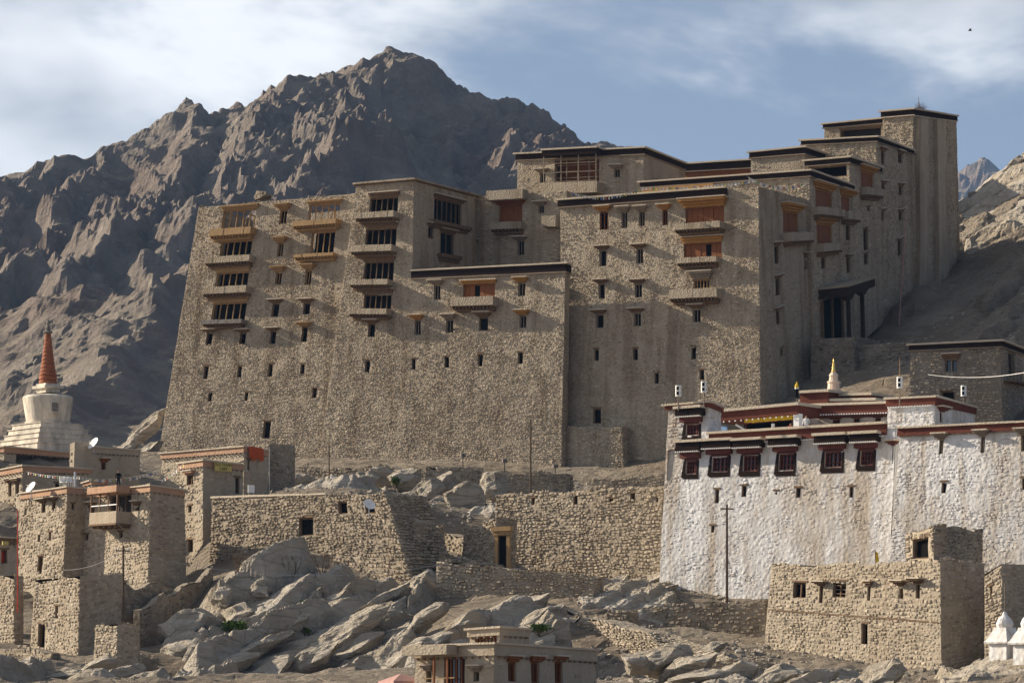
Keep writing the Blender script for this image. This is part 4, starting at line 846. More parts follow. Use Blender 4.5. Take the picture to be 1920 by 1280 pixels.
mb = MB(); FB.box(mb, a_-.05, b_+.05, c_-.15, c_-.002, .003, 1.55); part('balcony_floor', mb, 'old_wood', tb)
for x in np.linspace(a_+.05, b_-.05, 4): mb = MB(); FB.box(mb, x-.05, x+.05, d_+.002, FB.H-.46, 1.35, 1.45); part('balcony_post', mb, 'old_wood', tb)
mb = MB(); FB.box(mb, a_, b_, d_+.5, d_+.58, 1.36, 1.44); part('balcony_rail', mb, 'white_paint', tb)
mb = MB(); FB.box(mb, a_-.2, b_+.2, FB.H-.44, FB.H+.1, .36, 1.7); part('balcony_roof', mb, 'brick_band', tb)
for k, x in enumerate(np.linspace(a_+.3, b_-.3, 5)): mb = MB(); FB.box(mb, x-.06, x+.06, c_-.32, c_-.152, -.05, 1.4); part('balcony_beam', mb, 'old_wood', tb)
mb = MB(); mb.tube(FB.map(b_, c_, 1.4), FB.map(b_+1.2, c_-1.6, .05), .05); part('brace', mb, 'grey_wood', tb)
# rooms on the flat roofs
house('roof_hut', 'small mud hut on the flat roof behind the box balcony house', [(158, 906), (172, 902), (172, 930), (158, 930)], ((201, 904), (201, 930)), 340, AL, mat='house_mud', stone='house_mud', cover=.2, cat='hut', ph=.25, ext=.8)
# cafe
tc_, FC, SC = house('cafe_house', 'cafe house with a long rafter roof edge at the palace foot', [(303, 851), (457, 838), (457, 960), (300, 960)], ((503, 846), (503, 960)), 352, 42, [], [hd((464, 862, 468, 880))], cover=.5, cat='cafe', stone='house_mud')
house('stone_annex', 'square rubble annex behind the cafe roof with the orange cloth', [(425, 838), (505, 831), (505, 940), (425, 940)], ((553, 836), (553, 940)), 357, 38, mat='rubble_stone', stone='rubble_stone', parapet=None, cat='annex', ph=.2)
tw, FT, ST = house('cafe_tower', 'narrow cafe tower with a white framed window and a yellow sign', [(337, 870), (381, 864), (380, 1070), (335, 1070)], ((456, 872), (452, 1070)), 342, AL, [hd((350, 890, 362, 909), kind='bay', wood='old_wood', bars=1, hood=.35, hoodmat='brick_band', pane='glass'), (353, 947, 359, 960), (352, 1011, 362, 1035)], [hd((441, 895, 449, 925), pane='dim_room')], cover=.6, stone='house_mud', cat='cafe')
oc = thing('orange_cloth', tuple(SC.map(SC.W*.5, SC.H-1.6, .3)), 'bright orange cloth hung on the shaded side of the cafe roof', 'cloth'); mb = MB(); 
s0_, s1_ = SC.st(460, 850)[0]+.1, SC.st(489, 850)[0]
n_ = 10
mb.add(np.concatenate([SC.map(np.linspace(s0_, s1_, n_), SC.H+.1, .38+.04*np.sin(np.arange(n_)*2.0)), SC.map(np.linspace(s0_, s1_, n_), SC.H-1.0+.12*np.cos(np.arange(n_)*1.3), .40+.08*np.sin(np.arange(n_)*2.4))]), [(i, i+1, n_+i+1, n_+i) for i in range(n_-1)])
part('sheet', mb, 'orange_cloth', oc)
# writing on the cafe sign
def text_part(txt, size, origin, xdir, zdir, mat, parent, name='lettering'):
    cu = bpy.data.curves.new(name, 'FONT'); cu.body = txt; cu.size = size; cu.extrude = .006; cu.align_x = 'CENTER'; cu.align_y = 'CENTER'
    o = bpy.data.objects.new(name+'_src', cu); col.objects.link(o); bpy.context.view_layer.update()
    me = bpy.data.meshes.new_from_object(o.evaluated_get(bpy.context.evaluated_depsgraph_get())); bpy.data.objects.remove(o)
    V = np.array([v.co for v in me.vertices]); nrm = np.cross(xdir, zdir); W3 = np.array(origin)+V[:, :1]*xdir+V[:, 1:2]*zdir+V[:, 2:]*nrm
    b = root_base(parent); me.vertices.foreach_set('co', (W3-b).astype(np.float32).ravel()); me.update(); me.materials.clear(); return link(name, me, mat, parent)
def sign(q0, xdir, nrm, w_, h_, lines, label):
    t = thing('sign_board', tuple(q0), label, 'sign'); xd = np.array(xdir); z = np.array([0, 0, 1.]); n = np.array(nrm); mb = MB(); c = np.array(q0)
    mb.hexa([c+xd*a*w_/2+z*b*h_/2+n*e for b in (-1, 1) for a, e in ((-1, .05), (1, .05), (1, -.06), (-1, -.06))]); part('board', mb, 'sign_yellow', t)
    for k, (tx, sz, dz) in enumerate(lines): text_part(tx, sz, c+n*.058+z*dz, xd, z, 'black', t)
xd = (ST.c[1]-ST.c[0]); xd[2] = 0; xd /= np.linalg.norm(xd)
sp = ST.map(ST.st(413, 876)[0], ST.st(413, 876)[1], .42)
sign(sp, xd, ST.N*np.array([1, 1, 0]), 1.75, .72, [('OLD TOWN', .34, .17), ('CAFE', .34, -.17)], 'small yellow board reading OLD TOWN CAFE')
# lower buildings on the left
house('stone_house', 'lower rubble stone block with a tall doorway above the pale rocks', [(66, 1086), (150, 1079), (146, 1246), (56, 1226)], ((232, 1076), (226, 1190)), 304, AL, [(103, 1135, 108, 1158), (71, 1169, 84, 1215)], [], parapet=None, mat='house_stone', stone='house_stone', ruin=.4, cover=.97, sw=.34)
house('stone_stub', 'low stub of rubble wall standing on the pale rocks', [(179, 1172), (221, 1168), (219, 1238), (176, 1240)], ((262, 1172), (260, 1235)), 293, 44, parapet=None, cat='wall', ruin=.3, cover=.97)
house('shop_hut', 'dark little shop hut with a yellow board at the edge of the old town', [(-40, 1012), (-2, 1008), (-2, 1090), (-40, 1090)], ((34, 1010), (34, 1080)), 318, AL, mat='house_mud', stone='house_mud', cover=.2, cat='hut', parapet='old_wood', swins=[hd((2, 1030, 14, 1056), pane='red_cloth', kind='bay')])
house('stone_house', 'pale rubble wall house under the dark shop hut', [(-40, 1082), (26, 1078), (26, 1205), (-40, 1205)], ((44, 1080), (44, 1200)), 310, AL, parapet=None, ruin=.5, cover=.97)
sp = P(10, 1018, 317.0); sign(sp, np.array([.77, .64, 0]), np.array([.64, -.77, 0]), .55, .3, [], 'plain yellow board over the shop hut window')
fence_wall([(215, 1082), (345, 1092), (345, 1190), (225, 1215)], 312, 318, 'shaded rubble retaining wall below the box balcony house', ruin=.9)
fence_wall([(-40, 1202), (96, 1222), (100, 1275), (-40, 1262)], 294, 287, 'low sunlit rubble wall along the path below the tall doorway', ruin=.4)
fence_wall([(262, 1130), (398, 1062), (402, 1150), (262, 1215)], 311, 322, 'stepped shaded rubble wall climbing beside the dark slope', ruin=.8, depth=.55)
fence_wall([(-40, 1232), (60, 1240), (60, 1290), (-40, 1290)], 286, 280, 'sunlit rubble wall at the edge below the path', ruin=.5)
# ------------------------------------------------------------------ terrace and retaining walls in the middle
fence_wall([(398, 934), (612, 927), (612, 1062), (392, 1090)], 333, 324, 'long rubble retaining wall holding the cafe terrace', depth=2.5, cap=True, wins=[(560, 970, 587, 1004)], sw=.34, sh=.24, pr=.1)
fence_wall([(610, 931), (724, 925), (780, 1115), (610, 1085)], 324, 319, 'bulging sunlit rubble wall with two square windows beside the gully', wins=[(634, 940, 651, 963), (684, 939, 701, 962)], depth=4.5, sw=.34, sh=.25, pr=.12)
fence_wall([(722, 935), (778, 965), (792, 1120), (742, 1110)], 321, 319, 'stepped ruined end of the bulging rubble wall', ruin=1.2, depth=2.5, pr=.12)
fence_wall([(776, 985), (832, 985), (838, 1130), (780, 1130)], 321, 325, 'dark rubble pier beside the narrow gully', depth=2, ruin=.4)
fence_wall([(870, 985), (930, 972), (926, 1085), (866, 1078)], 322, 318, 'rubble wall left of the yellow wooden door frame', depth=2.0, ruin=.6, pr=.1)
fence_wall([(930, 925), (1244, 900), (1238, 1096), (925, 1072)], 333, 322, 'tall rubble wall with small vents running up to the white monastery', depth=4, ruin=.5, wins=[(996, 933, 1002, 947), (1075, 927, 1083, 945), (1142, 934, 1150, 942), (1182, 924, 1191, 941), (1230, 930, 1235, 940)], pr=.1, stone='house_stone')
fence_wall([(822, 1036), (934, 1052), (934, 1142), (820, 1142)], 319, 316, 'rubble wall filling the foot of the narrow gully', depth=2, ruin=.5, pr=.11)
fence_wall([(1110, 897), (1246, 892), (1246, 906), (1108, 912)], 334, 331, 'low parapet wall along the terrace by the white monastery', thick=.6, ruin=.1)
fence_wall([(818, 1046), (1115, 1076), (1112, 1140), (818, 1146)], 312, 307, 'low sunlit rubble terrace wall below the yellow door frame', depth=2, ruin=.5, pr=.11, stone='house_stone')
fence_wall([(1055, 1128), (1178, 1146), (1182, 1215), (1055, 1250)], 299, 296, 'rubble wall stepping down behind the rocks above the plastered house', depth=1.5, ruin=.6, pr=.1)
fence_wall([(828, 992), (876, 1004), (876, 1075), (828, 1075)], 329, 326, 'shaded rubble wall closing the head of the narrow gully', depth=1.5, ruin=.7, pr=.1)
fence_wall([(1165, 1140), (1436, 1112), (1436, 1206), (1160, 1200)], 304, 299, 'broad rubble retaining wall below the white monastery', depth=3, ruin=.6, pr=.1)
fence_wall([(1064, 1140), (1200, 1172), (1290, 1262), (1060, 1275)], 292, 284, 'crumbling rubble wall behind the modern mud plastered house', depth=2, ruin=1.0, pr=.12, stone='house_stone')
fence_wall([(1200, 1215), (1440, 1238), (1440, 1276), (1200, 1270)], 280, 276, 'low rubble kerb wall along the dirt path', depth=1.2, ruin=.5)
for q, yl, yr, lb in (([(560, 872), (800, 868), (800, 905), (560, 905)], 392, 384, 'dry rubble terrace wall under the palace, by the tall thin pole'), ([(800, 872), (1060, 886), (1062, 930), (800, 915)], 384, 380, 'curving rubble terrace wall under the middle of the palace')):
    fence_wall(q, yl, yr, lb, depth=2.5, ruin=.7, pr=.11)
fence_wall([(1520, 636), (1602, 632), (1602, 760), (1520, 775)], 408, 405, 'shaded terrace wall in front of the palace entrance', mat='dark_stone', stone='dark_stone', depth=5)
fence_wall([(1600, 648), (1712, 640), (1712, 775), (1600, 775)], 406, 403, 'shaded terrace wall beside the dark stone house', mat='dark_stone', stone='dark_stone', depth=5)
# yellow door frame and leaning plank
t = thing('door_frame', tuple(P(943, 1075, 316.5)), 'yellow timber door frame standing in the rubble walls', 'door frame'); Fq = face([(924, 985), (962, 983), (962, 1090), (924, 1090)], 316.2, 30, 0)
for r in ((929, 1004, 935, 1082), (951, 1004, 957, 1082)): mb = MB(); a_, b_, c_, d_ = Fq.rect(r); Fq.box(mb, a_, b_, c_, d_, -.1, .15); part('jamb', mb, 'new_wood', t)
for k, r in enumerate(((926, 996, 959, 1003), (924, 987, 961, 995.5))): mb = MB(); a_, b_, c_, d_ = Fq.rect(r); Fq.box(mb, a_, b_, c_+.002, d_, -.1, .22+.1*k); part('lintel', mb, 'new_wood', t)
mb = MB(); Fq.box(mb, *Fq.rect((935, 1004, 951, 1080)), -.2, -.1); part('dark_panel', mb, 'dark_inside', t)  # solid dark sheet painted for the unlit doorway
# ------------------------------------------------------------------ lower right stone house and ruin
AH = 48.0
tH, FH, SH = house('stone_house', 'sunlit roofless rubble house with seven small openings below the monastery', [(1447, 1056), (1762, 1050), (1766, 1275), (1432, 1222)], ((1846, 1054), (1850, 1250)), 281, AH,
    [hd((1487, 1091, 1511, 1121), kind='bay', bars=1), hd((1536, 1098, 1543, 1130), hood=.5, lh=.3), hd((1561, 1089, 1586, 1120), kind='bay', bars=1, rows=3), hd((1626, 1098, 1632, 1126), hood=.3), hd((1686, 1098, 1693, 1122), hood=.6), hd((1717, 1094, 1725, 1121), hood=.6), (1615, 1168, 1627, 1208)], [],
    parapet=None, ruin=.35, cover=.97, sw=.36, sh=.25, pr=.05, roof=-.7)
mb = MB(); FH.box(mb, .2, FH.W-.2, FH.H*.475, FH.H*.475+.1, -.05, .06); part('timber_course', mb, 'old_wood', tH)
house('stone_house', 'shaded stone house wall at the right behind the small chortens', [(1846, 1075), (1878, 1056), (1880, 1240), (1846, 1240)], ((1990, 1062), (1990, 1240)), 278, AH, [(1856, 1098, 1860, 1116)], [], parapet=None, ruin=.2, cover=.97)
fence_wall([(1742, 984), (1842, 986), (1842, 1056), (1742, 1056)], 290, 297, 'broken mud wall standing above the roofless rubble house', mat='house_mud', stone='rubble_stone', ruin=.5, depth=.7, ext=.6)
fence_wall([(1698, 998), (1750, 980), (1750, 1056), (1698, 1056)], 291, 288, 'ruined wall with a dark hollow above the roofless rubble house', mat='house_mud', stone='rubble_stone', ruin=.35, depth=1.2, ext=.6, wins=[(1711, 1008, 1741, 1047)])
# ------------------------------------------------------------------ modern mud plastered house at the bottom
AG = 38.0
tG, FG, SG = house('plastered_house', 'modern mud plastered house with a smooth parapet and carved wooden windows', [(778, 1213), (926, 1207), (926, 1400), (778, 1400)], ((1118, 1220), (1118, 1400)), 225, AG,
    [hd((799, 1257, 808, 1278), hood=.35, wood='grey_wood'), hd((832, 1228, 872, 1290), kind='bay', bars=3, wood='red_wood', pane='glass'), hd((889, 1258, 899, 1277), hood=.35, wood='grey_wood')],
    [hd((953, 1240, 968, 1278), hood=.3, wood='red_wood', bars=1, hoodmat='red_wood', pane='glass'), hd((996, 1240, 1011, 1280), hood=.3, wood='red_wood', bars=1, hoodmat='red_wood', pane='glass'), hd((1040, 1240, 1055, 1280), hood=.3, wood='red_wood', bars=1, hoodmat='red_wood', pane='glass')],
    mat='house_mud', stone='house_mud', cover=.03, parapet='house_mud', ph=.62, batter=.0, ext=2)
for r in ((832, 1231, 835, 1300), (857, 1230, 860, 1300)): a_, b_, c_, d_ = FG.rect(r); mb = MB(); FG.box(mb, a_, b_, c_, d_, .9, 1.0); part('balcony_post', mb, 'red_wood', tG)
a_, b_, c_, d_ = FG.rect((815, 1270, 872, 1272)); mb = MB(); FG.box(mb, a_, b_, c_, d_, .9, .98); part('balcony_rail', mb, 'new_wood', tG)
a_, b_, c_, d_ = FG.rect((778, 1210, 862, 1228)); mb = MB(); FG.box(mb, a_, b_, c_, d_, .26, 1.2); part('balcony_roof', mb, 'house_mud', tG)
house('roof_room', 'small roof room with curtained windows on the plastered house', [(880, 1181), (936, 1177), (936, 1225), (880, 1228)], ((992, 1181), (992, 1225)), 232, AG, [hd((890, 1191, 931, 1209), kind='bay', bars=5, wood='red_wood', pane='white_paint')], [], mat='house_mud', stone='house_mud', cover=.03, parapet='house_mud', ph=.4, batter=0, ext=.5, cat='room')
# ------------------------------------------------------------------ rocks
def ico(sub):
    bm = bmesh.new(); bmesh.ops.create_icosphere(bm, subdivisions=sub, radius=1); V = np.array([v.co for v in bm.verts]); F = np.array([[v.index for v in f.verts] for f in bm.faces]); bm.free(); return V, F
ICO = {k: ico(k) for k in (1, 3, 4, 5)}
def rock_mesh(seed, dims, ang, yaw, sub=4, cuts=26, rough=.075):
    """angular boulder: a sphere cut by random planes, then layered and chipped"""
    rs = np.random.RandomState(seed); V, F = ICO[sub]; V = V.copy()
    for _ in range(cuts):
        n = rs.normal(size=3); n[1] *= .8; n /= np.linalg.norm(n); h = rs.uniform(.42, .8); d = V@n; V = V-np.clip(d-h, 0, None)[:, None]*n
    q = V*np.array(dims)*.5; f = 1.0/max(.6, min(dims)*.5)
    r = rough*min(dims)*(fbm(q*f*.9+seed, 4)+.7*(ridged(np.stack([q[:, 0]*.35, q[:, 1], q[:, 2]*2.2], 1)*f*.8+seed, 4)-1))
    q = q+r[:, None]*(V/np.linalg.norm(V, axis=1)[:, None])
    c, s_ = math.cos(R(ang)), math.sin(R(ang)); q = np.stack([q[:, 0]*c-q[:, 2]*s_, q[:, 1], q[:, 0]*s_+q[:, 2]*c], 1)
    c, s_ = math.cos(yaw), math.sin(yaw); return np.stack([q[:, 0]*c-q[:, 1]*s_, q[:, 0]*s_+q[:, 1]*c, q[:, 2]], 1), F
_rk = [100]
def rock(px, py, Y, L_, H_, D_, ang, label, group, up=0, name='boulder', mat='rock', sub=4, yaw=None, cat='rock'):
    _rk[0] += 1; rr = random.Random(_rk[0]); V, F = rock_mesh(_rk[0], (L_, D_, H_), ang, rr.uniform(-.35, .35) if yaw is None else yaw, sub)
    o = link(name, mesh_np(name, V, F), mat, None, tuple(P(px, py, Y))); return tag(o, label.pop(0) if isinstance(label, list) else label, cat, group)
random.seed(77)
LB1 = 'pale layered rock slab in the outcrop below the long cafe terrace wall'; G1 = 'slabs of the pale outcrop'
for px, py, Y, l, h, d, a in ((365, 1190, 296, 6.0, 3.4, 4, 18), (345, 1225, 288, 5.0, 2.6, 4, 12), (418, 1128, 304, 2.5, 2.9, 2.5, 8), (486, 1118, 306, 2.5, 2.7, 2.4, 25), (526, 1148, 303, 2.9, 2.2, 2.5, 35), (450, 1160, 302, 3.0, 2.2, 3, 30),
        (560, 1128, 308, 3.2, 2.4, 3, 30), (618, 1098, 309, 3.4, 1.6, 2, 62), (604, 1128, 307, 2.6, 1.7, 2, 50), (585, 1160, 301, 4.6, 2.4, 3, 36), (650, 1135, 304, 5.5, 2.4, 3, 34),
        (447, 1243, 278, 8.5, 1.9, 3.5, 30), (400, 1272, 270, 8.0, 2.0, 4, 24), (500, 1212, 287, 5.0, 1.8, 3, 35), (540, 1188, 294, 5.5, 1.5, 3, 30), (470, 1215, 288, 3.0, 1.6, 2, 55),
        (690, 1150, 302, 8.5, 1.5, 3, 35), (640, 1190, 292, 10.5, 1.6, 3.5, 33), (600, 1225, 283, 12.0, 1.8, 3.5, 31), (560, 1258, 274, 10.5, 2.0, 4, 29), (690, 1205, 287, 8.0, 3.0, 4, 34), (640, 1240, 277, 9.0, 2.6, 4, 32),
        (740, 1135, 307, 5.0, 1.6, 3, 38), (500, 1270, 268, 6.5, 2.0, 4, 25), (720, 1168, 298, 6.5, 2.2, 4, 40), (300, 1235, 285, 3.0, 1.8, 3, 20), (690, 1262, 262, 7.0, 1.6, 4, 28)):
    rock(px+random.uniform(-4, 4), py-6, 295.5+(1290-py)*.0957, l*1.3, h*1.4, d*1.4, a, LB1, G1, 0, 'tilted_rock', sub=5 if l > 8 else 4) if l > 4.9 or h/l > .6 else None
LB2 = ['upright pale boulder shaped like a tooth above the gully', 'big round boulder leaning on the tooth shaped one', 'wide grey boulder beside the dark shrub under the palace', 'flat boulder behind the prayer flag string', 'tilted boulder between the dark shrub and the gully', 'long boulder lying in the shade of the cafe annex', 'slanting boulder just behind the tooth shaped one', 'small boulder at the end of the prayer flag string']; G2 = 'boulders under the palace'
for px, py, Y, l, h, d, a in ((878, 930, 348, 3.0, 4.2, 3, 70), (924, 914, 352, 3.4, 3.4, 3, 20), (760, 900, 362, 4.0, 2.6, 3, 20), (722, 895, 366, 3.6, 2.4, 3, -10), (800, 920, 356, 3.6, 2.4, 3, 30), (560, 905, 368, 5.0, 2.4, 3, 0), (840, 905, 360, 3, 2.4, 3, 40), (690, 900, 364, 3, 2, 3, 0)):
    rock(px, py, Y, l*1.2, h*1.35, d*1.2, a, LB2, G2)
LB3 = ['squat rock at the foot of the tall vented rubble wall', 'long tilted rock just below the corner of the white monastery', 'slanting slab touching the monastery corner', 'thin slab under the slanting one at the monastery corner', 'small round rock at the end of the low terrace wall', 'big hollowed boulder on the bank below the dirt path', 'broad boulder against the hollowed one', 'small block leaning on the hollowed boulder', 'smooth rock on the bank under the path kerb wall', 'rock on the bank just left of the roofless house corner', 'rock below the left end of the roofless house', 'rock below the right end of the roofless house', 'lowest broad rock under the hollowed boulder', 'thin rock lying in the dirt path']; G3 = 'rocks below the monastery'
for px, py, Y, l, h, d, a in ((1150, 1100, 318, 3.0, 1.8, 2, 20), (1185, 1108, 315, 4.0, 1.3, 2, 28), (1225, 1090, 319, 4.0, 1.3, 2, 30), (1240, 1110, 313, 3.2, 1.0, 2, 20), (1130, 1110, 313, 1.8, 1.6, 2, 0), (1235, 1240, 272, 5.4, 2.1, 4, 10), (1290, 1250, 270, 5, 1.8, 4, 15), (1195, 1250, 270, 2.4, 1.8, 3, 0),
        (1380, 1262, 268, 5, 1.7, 4, 15), (1450, 1270, 266, 5, 1.6, 4, 20), (1530, 1272, 264, 5, 1.6, 4, 18), (1650, 1275, 264, 5, 1.6, 4, 22), (1310, 1275, 262, 6, 1.8, 4, 8), (1340, 1215, 284, 3, 1.0, 2, 20)):
    rock(px, py, Y, l*1.2, h*1.35, d*1.2, a, LB3, G3)
LB4 = 'tilted pale rock slab above the modern plastered house'; G4 = 'slabs above the plastered house'
for px, py, Y, l, h, d, a in ((985, 1142, 298, 6, 2.0, 3, 28), (930, 1160, 294, 6, 1.8, 3, 30), (870, 1180, 290, 6.5, 1.8, 3, 34), (1000, 1172, 290, 5, 1.8, 3, 28), (1040, 1165, 291, 3, 2.4, 3, 70), (830, 1215, 282, 7, 2.0, 3, 34), (780, 1235, 276, 7, 2.0, 3, 36), (860, 1235, 276, 6, 2.2, 3, 30), (1040, 1195, 284, 3.4, 3.4, 3, 60), (1010, 1205, 282, 4, 2.5, 3, 30), (800, 1160, 298, 6, 1.6, 3, 38), (745, 1250, 268, 6, 1.8, 4, 34)):
    rock(px, py-3, Y, l*1.2, h*1.4, d*1.4, a, LB4, G4, 0, 'tilted_rock', sub=4)
LB5 = 'sunlit boulder on the crest of the hill right of the watch tower'; G5 = 'boulders on the hill crest'
for k in range(34):
    px = random.uniform(1802, 1945); f = (px-1800)/120; py = 392-92*f+random.uniform(-4, 40); rock(px, py, 486-random.uniform(0, 10), random.uniform(2, 5), random.uniform(1.4, 3), 3, random.uniform(0, 45), LB5, G5, mat='rock', sub=3)
LB6 = ['long steep ochre ledge against the left foot of the palace', 'upper steep ledge touching the palace edge', 'low rounded rock near the big stupa base', 'flat rock under the long steep ledge at the palace foot']; G6 = 'ledges at the palace foot'
for px, py, Y, l, h, d, a in ((268, 812, 441, 7.5, 3.2, 4, 42), (288, 790, 446, 6, 2.4, 4, 48), (236, 842, 436, 5, 2.4, 4, 25), (285, 838, 432, 5, 2.0, 3, 30)): rock(px, py, Y, l, h, d, a, LB6, G6, 0, 'rock_ledge')
LB7 = ['wide whitish rock below the low path wall', 'whitish rock next to the wide one below the path wall', 'tilted rock beneath the low rubble stub', 'small pale rock at the very edge under the path wall', 'steep rock right of the low rubble stub', 'low rock where the outcrop meets the path bank', 'bottom whitish rock under the path bank']; G7 = 'foreground rocks at the left'
for px, py, Y, l, h, d, a in ((60, 1268, 268, 5, 2.2, 4, 10), (130, 1270, 266, 4.5, 2, 4, 8), (195, 1250, 274, 4.5, 2.2, 4, 22), (20, 1282, 262, 4, 2, 4, 5), (240, 1268, 268, 4, 2.4, 4, 28), (280, 1282, 262, 4, 2, 4, 20), (160, 1290, 258, 4, 1.8, 4, 10)): rock(px, py, Y, l, h, d, a, LB7, G7)
LB8 = ['rock right under the small white chorten with the pole', 'rock beside the shaded corner of the roofless house', 'large rock under the chorten cut by the frame', 'lowest small rock of the chorten bank']; G8 = 'rocks under the chortens'
for px, py, Y, l, h, d, a in ((1885, 1262, 263, 5, 2.2, 4, 20), (1820, 1275, 262, 4, 1.8, 4, 22), (1930, 1268, 262, 5, 2.4, 4, 30), (1780, 1285, 258, 4, 1.6, 4, 18)): rock(px, py, Y, l, h, d, a, LB8, G8)
def bedrock(name, x0, x1, y0, y1, ang, amp, per, seed, lift=.6, res=.2, mat='rock'):
    """tilted beds of rock breaking through the slope: ledges along one dip, split by joints"""
    xs = np.arange(x0, x1, res); ys = np.arange(y0, y1, res*1.3); X, Y = np.meshgrid(xs, ys, indexing='ij'); Z = gz(X, Y); zt = HOR
    p = np.stack([X, Y, Z], -1); wv = fbm(p*np.array([.06, .03, .12])+seed, 3)*.55+fbm(p*.4+seed, 2)*.07
    sd = (-X*math.sin(R(ang))+Z*math.cos(R(ang)))/per+wv; al = X*math.cos(R(ang))+Z*math.sin(R(ang))
    k = np.floor(sd); f = sd-k; hk = _g[(k.astype(int)*7+seed) & 511][..., 0]
    step = np.where(f < .22, f/.22, (1-f)/.78)*(.75+.4*hk)
    al2 = al/(per*3.0)+hk*5+.3*fbm(p*.3+9, 2); k2 = np.floor(al2); f2 = al2-k2; h2 = _g[(k.astype(int)*13+k2.astype(int)*29+seed) & 511][..., 1]
    joint = np.clip(np.minimum(f2, 1-f2)/.07, 0, 1); d = step*(.6+.4*joint)*(1+.5*h2)+.3*h2; s4 = sd*3.7+hk*3+.25*fbm(p*.5+2, 2); f4 = s4-np.floor(s4); d = d+.20*np.where(f4 < .2, f4/.2, (1-f4)/.8)*np.clip(.5+2*h2, 0, 1)
    ex = np.clip(np.minimum(np.minimum((X-x0), (x1-X))/(.16*(x1-x0)), np.minimum(Y-y0, y1-Y)/(.12*(y1-y0))), 0, 1); m = np.clip(ex*1.4-.3+.5*fbm(p*.09+seed+4, 3), 0, 1)
    Z2 = Z-1.6+m*(1.6+lift+amp*d)+.14*m*(ridged(p*.7, 5)-1)+.05*fbm(p*3, 2)
    o = link(name, mesh_np(name, np.stack([X, Y, Z2], -1).reshape(-1, 3), grid_faces(len(xs), len(ys))), mat); o['kind'] = 'structure'; return o
bedrock('bedrock', -26.5, -4.5, 280, 320, 33, 1.6, 2.5, 3, .5, .16); bedrock('bedrock', -9, 5, 258, 300, 31, 1.1, 2.2, 17, .0); bedrock('bedrock', 6, 30, 252, 280, 18, .9, 2.0, 29, -.1); bedrock('bedrock', -36, -20, 250, 280, 22, 1.3, 2.4, 41, .1); bedrock('bedrock', 4, 14, 300, 324, 24, .45, 1.1, 53, .0)
bedrock('bedrock', 48, 72, 440, 500, 30, 1.6, 2.4, 61, .3, .35); bedrock('bedrock', -22, 2, 338, 378, 18, 1.1, 1.9, 71, .1)
bedrock('bedrock', 36, 66, 400, 470, 40, 1.0, 2.4, 83, .0, .35, 'cliff'); bedrock('bedrock', 27, 40, 250, 275, 22, .8, 1.4, 91, .2)
# loose stones strewn over the slopes: uncounted
def scatter(name, n, seed, boxes, size, label, mat='rock'):
    rs = np.random.RandomState(seed); V0, F0 = ICO[1]; Vs = []; Fs = []; k = 0
    for (x0, x1, y0, y1), cnt in boxes:
        X = rs.uniform(x0, x1, cnt); Y = rs.uniform(y0, y1, cnt); Z = gz(X, Y)
        for x, y, z in zip(X, Y, Z):
            s_ = size*rs.lognormal(0, .5); v = V0*rs.uniform(.55, 1.2, 3)*s_*.5; v = v+rs.normal(0, .07*s_, v.shape)
            Vs.append(v+np.array([x, y, z+.05*s_])); Fs.append(F0+k*len(V0)); k += 1
    o = link(name, mesh_np(name, np.concatenate(Vs), np.concatenate(Fs)), mat); o['kind'] = 'stuff'; o['label'] = label; o['category'] = 'rubble'; return o
scatter('rubble', 1, 4, [((-45, 45, 255, 300), 1800), ((-30, 15, 335, 400), 3000), ((5, 40, 262, 318), 3500), ((30, 66, 395, 470), 1500)], .26, 'loose angular stones strewn over the dusty slope')
# ------------------------------------------------------------------ big stupa on the left
b = P(90, 846, 374); t = thing('stupa', tuple(b), 'big weathered whitewashed stupa with a ringed red spire', 'stupa')
for k in range(5): mb = MB(); r0 = 3.5-.27*k; mb.lathe(b, [(r0, -.6 if k == 0 else .5*k+.002), (r0-.06, .5*(k+1)-.08), (r0+.05, .5*(k+1)-.06), (r0+.03, .5*(k+1))], 4, True, R(-50)); part('stepped_base', mb, 'stupa_white', t)
mb = MB(); mb.lathe(b, [(2.12, 2.45), (2.16, 2.72), (2.02, 2.76), (2.08, 3.1), (2.2, 3.8), (2.33, 4.6), (2.36, 4.95), (2.28, 5.1), (2.0, 5.2), (.9, 5.32)], 44); part('dome', mb, 'stupa_white', t)
d_ = np.array([math.cos(R(-68)), math.sin(R(-68)), 0]); mb = MB(); c = b+d_*2.22+np.array([0, 0, 3.95]); mb.box(c, (.5, .95, 1.15), R(-68)); part('niche_frame', mb, 'stupa_white', t)
mb = MB(); mb.box(c+d_*.14, (.26, .6, .8), R(-68)); part('niche', mb, 'slate', t)
mb = MB(); mb.lathe(b, [(.78, 5.45), (.78, 5.8), (1.05, 5.85), (1.05, 6.1), (.8, 6.14), (.8, 6.3)], 4, True, R(-50)); part('harmika', mb, 'stupa_white', t)
for k in range(13): mb = MB(); r0 = .86-.047*k+(.05 if 0 < k < 3 else 0); z0 = 6.3+k*.36; mb.lathe(b, [(r0*.9, z0+.002), (r0, z0+.07), (r0*.99, z0+.25), (r0*.86, z0+.359)], 20); part('spire_ring', mb, 'stupa_red', t)
mb = MB(); mb.lathe(b, [(.28, 10.97), (.42, 11.07), (.45, 11.17), (.2, 11.32), (.26, 11.5), (.1, 11.75), (.16, 11.95), (.02, 12.4)], 14); part('finial', mb, 'slate', t)
